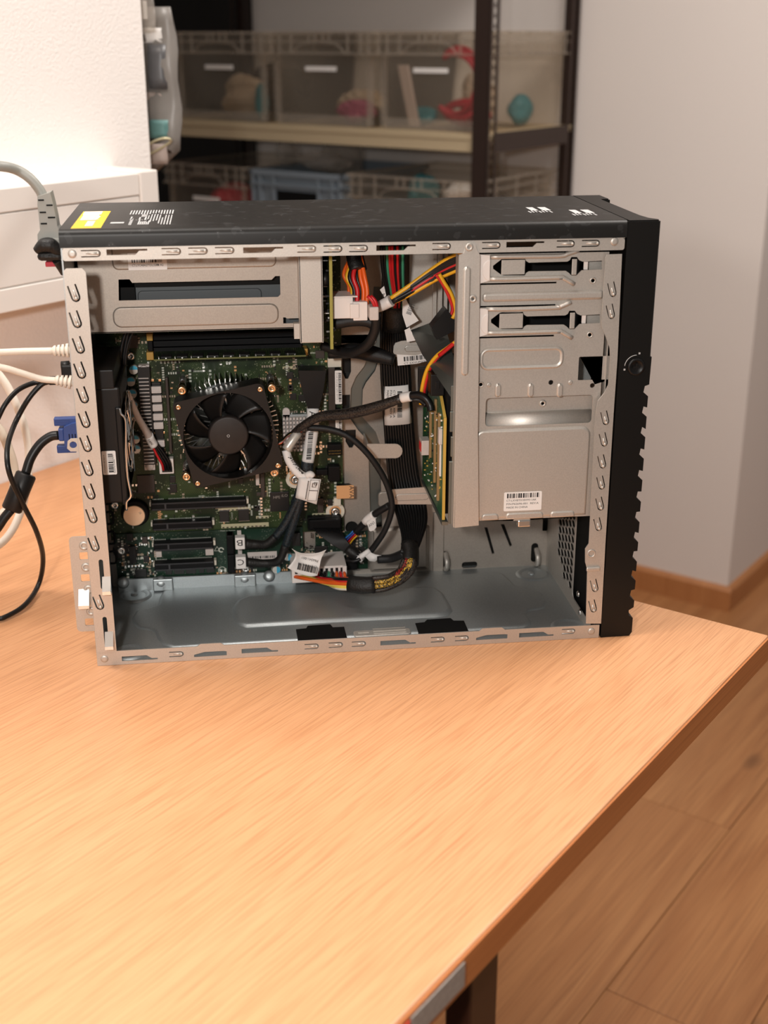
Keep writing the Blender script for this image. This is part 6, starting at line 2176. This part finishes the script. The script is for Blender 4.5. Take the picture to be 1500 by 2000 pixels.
# fan cable with the FAN1 tag and its coloured wires
b = B().tube([P(695, 1039, .135), P(715, 1018, .128), P(738, 1000, .12), P(760, 987, .114)], .0034, 9)
fcab = b.build('fan_cable', 'sleeve_black', T, label='black cable with a white FAN1 tag')
for i, c in enumerate(('wire_blue', 'wire_violet', 'wire_red', 'wire_yellow')):
    B().tube([P(690 + 2.5 * i, 1037 + 3 * i, .136), P(682 + 2 * i, 1045 + 3.5 * i, .138), P(668 + 4 * i, 1056 + 4 * i, .143)], .0008, 6, sub=3).build('wire', c, fcab)
B().tube([P(712, 1020, .128), P(723, 1010, .125), P(731, 1005, .122)], .0040, 10, sub=2).build('tag_band', 'paper', fcab)
yy = .120
tg = [(716, 1021), (733, 1008), (735, 1030), (731, 1035), (724, 1038), (721, 1036)]
b = B().plate([S(p[0], p[1], yy) for p in tg], [], yy, yy + .0005)
ea = (P(733, 1018, yy) - P(718, 1029, yy)).normalized()
b.text('FAN1', P(719, 1032, yy - .0002), ea, Vector((-ea.z, 0, ea.x)), .0042, 1, width=.0082)
b.build('tag_flag', ['paper', 'ink'], fcab)
# wide black plug with its fan of thin wires
q = mbox(604, 1017, 666, 1032, .014)
wp = B().box(*q, 0, .0006).box(q[0] - .001, q[1] + .001, q[2] + .006, q[3], q[4] - .003, q[5] + .0006, 0, .0005)
wpo = wp.build('wide_plug', 'slot_black', T, label='wide black plug with a fan of thin black wires')
for k in range(16):
    f = k / 15
    pts = [P(612 + 50 * f, 1030, .144), P(622 + 44 * f, 1042 - 2 * f, .138), P(648 + 26 * f, 1062 - 8 * f, .132), P(676 + 10 * f, 1078 - 10 * f, .129), P(688 + 4 * f, 1083 - 8 * f, .128)]
    B().tube(pts, .00075, 5, sub=4).build('wire', 'wire_black', wpo)
B().tube([P(678, 1071, .130), P(690, 1080, .127), P(699, 1087, .125)], [.0052, .0056, .0048], 12, sub=3).build('wrap', 'tape_black', wpo)
B().tube([P(698, 1086, .125), P(705, 1091, .123), P(709, 1094, .122)], [.0046, .0036, .0030], 10, sub=2).build('tag_band', 'paper', wpo)
B().tube([P(676, 1093, .122), P(690, 1096, .118), P(704, 1092, .117)], .0018, 8).build('cable_tie', 'wire_black', wpo)
q = mbox(677, 1095, 698, 1113, .012, YR)
B().box(*q, 0, .0006).build('pin_socket', 'slot_black', rb)

# upper right: bundle of black and yellow wires with pale sleeve
ys = .06
bu = B().tube([P(728, 603, .070), P(745, 597, .066), P(764, 587, .062)], [.0040, .0048, .0052], 12, sub=3)
bun = bu.build('wire_bundle', 'white_plastic', T, label='bundle of black and yellow wires with a pale sleeve')
for k in range(9):
    f = k / 8
    c = 'wire_yellow' if k in (0, 8) else ('wire_red' if k == 5 else 'wire_black')
    pts = [P(763 + 4 * f, 583 + 8 * f, ys + .003 * (k % 3)), P(800 + 6 * f, 558 + 14 * f, ys), P(845 + 4 * f, 525 + 22 * f, ys - .004), P(880 + 4 * f, 503 + 28 * f, ys - .012), P(912, 492 + 28 * f, ys - .02)]
    B().tube(pts, .0020, 7, sub=4).build('wire', c, bun)
# pale labels hanging behind
for k, (pts, m) in enumerate((([(756, 590), (780, 570), (762, 548), (742, 566)], 0), ([(786, 570), (806, 610), (818, 626), (794, 640), (786, 615)], 1), ([(790, 645), (800, 640), (812, 665), (795, 668)], 0))):
    yy = .112 - .004 * k
    b = B().plate([S(p[0], p[1], yy) for p in pts], [], yy, yy + .0005)
    if m:
        b.bars(P(793, 612, yy - .0002), Vector((.35, 0, .9)), Vector((.9, 0, -.35)), .010, .005, 1, 31)
    else:
        if k == 0:
            b.text('A1', P(744, 575, yy - .0002), Vector((.6, 0, -.8)), Vector((.8, 0, .6)), .0045, 1)
    b.build('cable_label', ['paper', 'ink'], bun)
# black loop below the white connector
lp = B().tube([P(735, 615, .05), P(732, 645, .055), P(718, 672, .062), P(690, 688, .075), P(660, 686, .09), P(630, 675, .10)], .0042, 10)
lpo = lp.build('loop_cable', 'sleeve_black', T, label='black cable loop hanging below the white power plug')
B().tube([P(640, 690, .12), P(690, 685, .118), P(730, 692, .112), P(770, 703, .106)], [.0050, .0070, .0075, .0050], 10).build('cable_branch', 'sleeve_black', lpo)
B().tube([P(652, 632, .07), P(690, 626, .068), P(720, 628, .065), P(738, 640, .064)], .0050, 10).build('cable_branch', 'sleeve_black', lpo)
B().box(*pbox(722, 600, 740, 626, .045, .06), 0, .001).build('plug_block', 'choke_grey', lpo)
for i in range(2):
    B().tube([P(718 + 6 * i, 578, .05), P(728 + 5 * i, 588, .048), P(733 + 4 * i, 603, .048)], .0016, 7, sub=3).build('wire', 'wire_red', lpo)
# white barcode flag on the upper clip
yy = .108
a = [P(775, 692, yy), P(812, 694, yy), P(858, 682, yy), P(852, 700, yy), P(815, 710, yy), P(777, 714, yy)]
b = B().sheet([[a[5], a[4], a[3]], [a[0], a[1], a[2]]], .0005, 0, False)
ea = (a[4] - a[5]).normalized()
b.bars(P(789, 706, yy - .0008), ea, Vector((-ea.z, 0, ea.x)), .020, .0042, 1, 40)
b.text('CT EXVUP0I7GLN09', P(789, 712, yy - .0008), ea, Vector((-ea.z, 0, ea.x)), .0026, 1, width=.029)
b.build('barcode_flag', ['paper', 'ink'], lpo)

# ================================================================== cables plugged in at the back
# power cord
pcx = thing('power_cord', tuple(P(97, 470, .05)), 'grey power cord plugged into the top of the tower rear', 'cable')
yP = .050
cord = [(-.46, -.16, .006), (-.34, -.10, .022), (-.22, -.03, .10), (-.14, .01, .30), P(-60, 338, yP - .02), P(-25, 326, yP - .015), P(5, 325, yP - .01), (P(35, 333, yP)), P(60, 350, yP), P(78, 372, yP), P(86, 390, yP)]
B().tube(cord, .0040, 12).build('cord', 'grey_cord', pcx)
body = [(73, 384), (98, 376), (104, 400), (110, 428), (112, 443), (116, 449), (118, 482), (74, 484), (73, 458), (78, 450), (76, 425), (73, 400)]
bd = B()
bd.plate([S(p[0], p[1], yP - .009) for p in body], [], yP - .009, yP + .009)
bd.box(S(95, 470, yP)[0], -.0012, yP - .010, yP + .010, S(95, 484, yP)[1], S(95, 462, yP)[1], 0, .0012)
bdo = bd.build('plug_body', 'grey_cord', pcx)
for i, (x0, x1, y_3) in enumerate(((74, 86, 391), (90, 103, 401), (77, 90, 415), (93, 108, 425), (79, 92, 437))):
    B().box(*pbox(x0, y_3 - 1.5, x1, y_3 + 1.5, yP - .0095, yP - .0085), 0, .0003).build('relief_slot', 'black_matte', bdo)
vs_ = thing('strap', tuple(P(97, 497, .045)), 'black strap wrapped below the grey power plug at the rear', 'strap')
B().box(*pbox(71, 494, 122, 510, yP - .014, yP + .012), 0, .003).build('strap_band', 'tape_black', vs_)
B().tube([P(70, 490, yP - .012), P(84, 480, yP - .013), P(98, 479, yP - .013), P(112, 488, yP - .012), P(121, 492, yP - .01)], [.003, .0055, .006, .0045, .003], 10).build('strap_loop', 'tape_black', vs_)
B().tube([P(110, 508, yP - .01), P(117, 520, yP - .006), P(123, 534, yP)], [.0035, .0032, .0022], 9).build('strap_tail', 'tape_black', vs_)
B().box(*pbox(88, 512, 112, 521, yP - .008, yP + .004), 0, .0006).build('red_tab', 'content_red', vs_)
# network cables
def netcable(label, ends, pts, y, ext):
    o = thing('network_cable', tuple(P(*ends[0], y)), label, 'cable', 'white network cables at the tower rear')
    far = [Vector((-.50, ext, .0060)), Vector((-.38, ext + .04, .014)), Vector((-.26, ext + .10, .07)), Vector((-.17, .125 + ext * .5, .21 + ext))]
    B().tube(far + [P(p[0], p[1], p[2]) for p in pts], .0030, 12).build('cord', 'white_cord', o)
    e = ends
    (x0, y0), (x1, y1) = e
    b = B()
    p0, p1 = P(x0, y0, y), P(x1, y1, y)
    d = (p1 - p0).normalized()
    for k in range(4):
        c = p0 + d * (.001 + .0036 * k)
        b.lathe([(.0045 + .0005 * k, 0), (.0048 + .0005 * k, .0022)], c, d, 14)
    b.cyl(p0, p0 + d * .016, .0036, n=12)
    q = p0 + d * .0155
    b.box(q.x, -.0012, y - .0065, y + .0065, q.z - .0062, q.z + .0062, 0, .0012)
    b.build('boot', 'white_cord', o)
    return o
netcable('upper of the two white network cables', ((103, 685), (140, 684)), [(-60, 690, .12), (0, 688, .125), (50, 686, .128), (106, 685, .13)], .13, -.03)
netcable('lower white network cable above the black cables', ((108, 742), (150, 748)), [(-60, 712, .12), (0, 717, .122), (40, 728, .126), (80, 740, .13), (110, 743, .13)], .13, -.065)
# black cables: thin one with a plug, looping over the table
bc = thing('black_cable', tuple(P(128, 725, .135)), 'thin black cable looping down over the table edge side, with a small black plug', 'cable')
yb = .152
B().tube([P(98, 745, yb), P(80, 752, yb), P(55, 780, yb - .005), P(30, 825, yb - .01), P(16, 865, .10), P(14, 900, .08), P(22, 935, .078), P(45, 985, .090), P(72, 1040, .115), P(84, 1090, .150), PZ(76, 1140, .010), PZ(50, 1180, .005), PZ(10, 1205, .0035), PZ(-40, 1222, .0032), (-.22, -.02, .0032), (-.42, -.20, .0032)], .0024, 10).build('cord', 'wire_black', bc)
B().tube([(-.46, -.30, .0035), (-.34, -.19, .02), (-.22, -.03, .075), P(-40, 880, .12), P(-8, 825, .125), P(10, 790, .128), P(35, 762, .140), P(66, 748, yb), P(98, 744, yb)], .0023, 10).build('cord', 'wire_black', bc)
b = B().box(*pbox(118, 714, 150, 738, yb - .006, yb + .006), 0, .0015)
b.cyl(P(120, 716, yb), P(136, 715, yb), .005, n=14)
b.box(*pbox(94, 738, 120, 752, yb - .003, yb + .004), 0, .001)
b.build('plug', 'black_plastic', bc)
# monitor cable
vg = thing('monitor_cable', tuple(P(125, 850, .12)), 'black monitor cable with a blue plug and a ferrite cylinder', 'cable')
yv = .118
b = B()
b.plate([S(p[0], p[1], yv - .008) for p in ((124, 835), (140, 828), (155, 826), (160, 876), (145, 880), (126, 872))], [], yv - .008, yv + .008)
b.box(*pbox(113, 838, 126, 862, yv - .006, yv + .006), 0, .001)
vgp = b.build('plug_body', 'vga_blue', vg)
for (a, c) in (((106, 823), (150, 821)), ((112, 876), (150, 876))):
    p0_, p1_ = P(a[0], a[1], yv), P(c[0], c[1], yv)
    bb = B().box(p0_.x, p1_.x, yv - .0035, yv + .0035, p0_.z - .0036, p0_.z + .0036, 0, .0008)
    for k in range(4):
        bb.box(p0_.x + .001, p1_.x - .006, yv - .0039, yv - .0033, p0_.z - .0028 + .0016 * k, p0_.z - .0020 + .0016 * k, 0)
    bb.build('thumb_screw', 'vga_blue', vg)
b = B()
for k in range(3):
    b.box(*pbox(134 + 6 * k, 848, 137 + 6 * k, 864, yv - .0085, yv - .0078))
b.build('grip_rib', 'black_matte', vgp)
tb_ = P(141, 869, .020)
pl = B().plate([S(p[0], p[1], .020) for p in ((132, 862), (138, 857), (165, 856), (165, 882), (138, 882), (131, 876))], [circ(*S(143, 869, .020), .0030, 14)], .020, .0212)
pl.build('rear_tab', 'steel', T)
B().tube([P(114, 850, yv), P(98, 853, yv), P(78, 868, yv - .002), P(60, 895, yv - .006), P(50, 925, yv - .010)], .0042, 12).build('cord', 'wire_black', vg)
fa, fb = P(52, 925, yv - .010), P(22, 997, yv - .020)
d = (fb - fa)
B().lathe([(.0080, 0), (.0092, .0015), (.0092, d.length - .0015), (.0080, d.length)], fa, d, 20).build('ferrite', 'black_plastic', vg)
B().tube([P(22, 995, yv - .020), P(8, 1012, yv - .022), P(-12, 1040, yv - .025), P(-50, 1075, yv - .03), (-.17, .065, .025), (-.30, .0, .008), (-.42, -.07, .0048)], .0042, 12).build('cord', 'wire_black', vg)
# beige loops behind
bg_ = B().tube([(-.42, .02, .005), (-.32, .09, .05), (-.2, .17, .20), P(-40, 690, .20), P(-5, 728, .20), P(20, 765, .20), P(45, 825, .20), P(56, 880, .20), P(54, 940, .19), P(40, 1000, .18), P(15, 1048, .165), P(-30, 1085, .15), (-.18, .10, .012), (-.36, -.01, .0045)], .0040, 10)
bg_.build('beige_cable', 'white_cord', label='cream cable looping behind the black cables on the left', cat='cable')
b2_ = B().tube([(-.44, .045, .0055), (-.32, .12, .04), (-.2, .19, .14), P(-40, 820, .21), P(-4, 835, .21), P(18, 880, .21), P(28, 925, .21), P(20, 985, .20), P(-10, 1012, .19), P(-50, 1030, .18), (-.2, .14, .02), (-.40, .015, .0055)], .0044, 10)
b2_.build('beige_cable', 'beige_cord', label='brownish grey cable loop at the left edge of the photo', cat='cable')
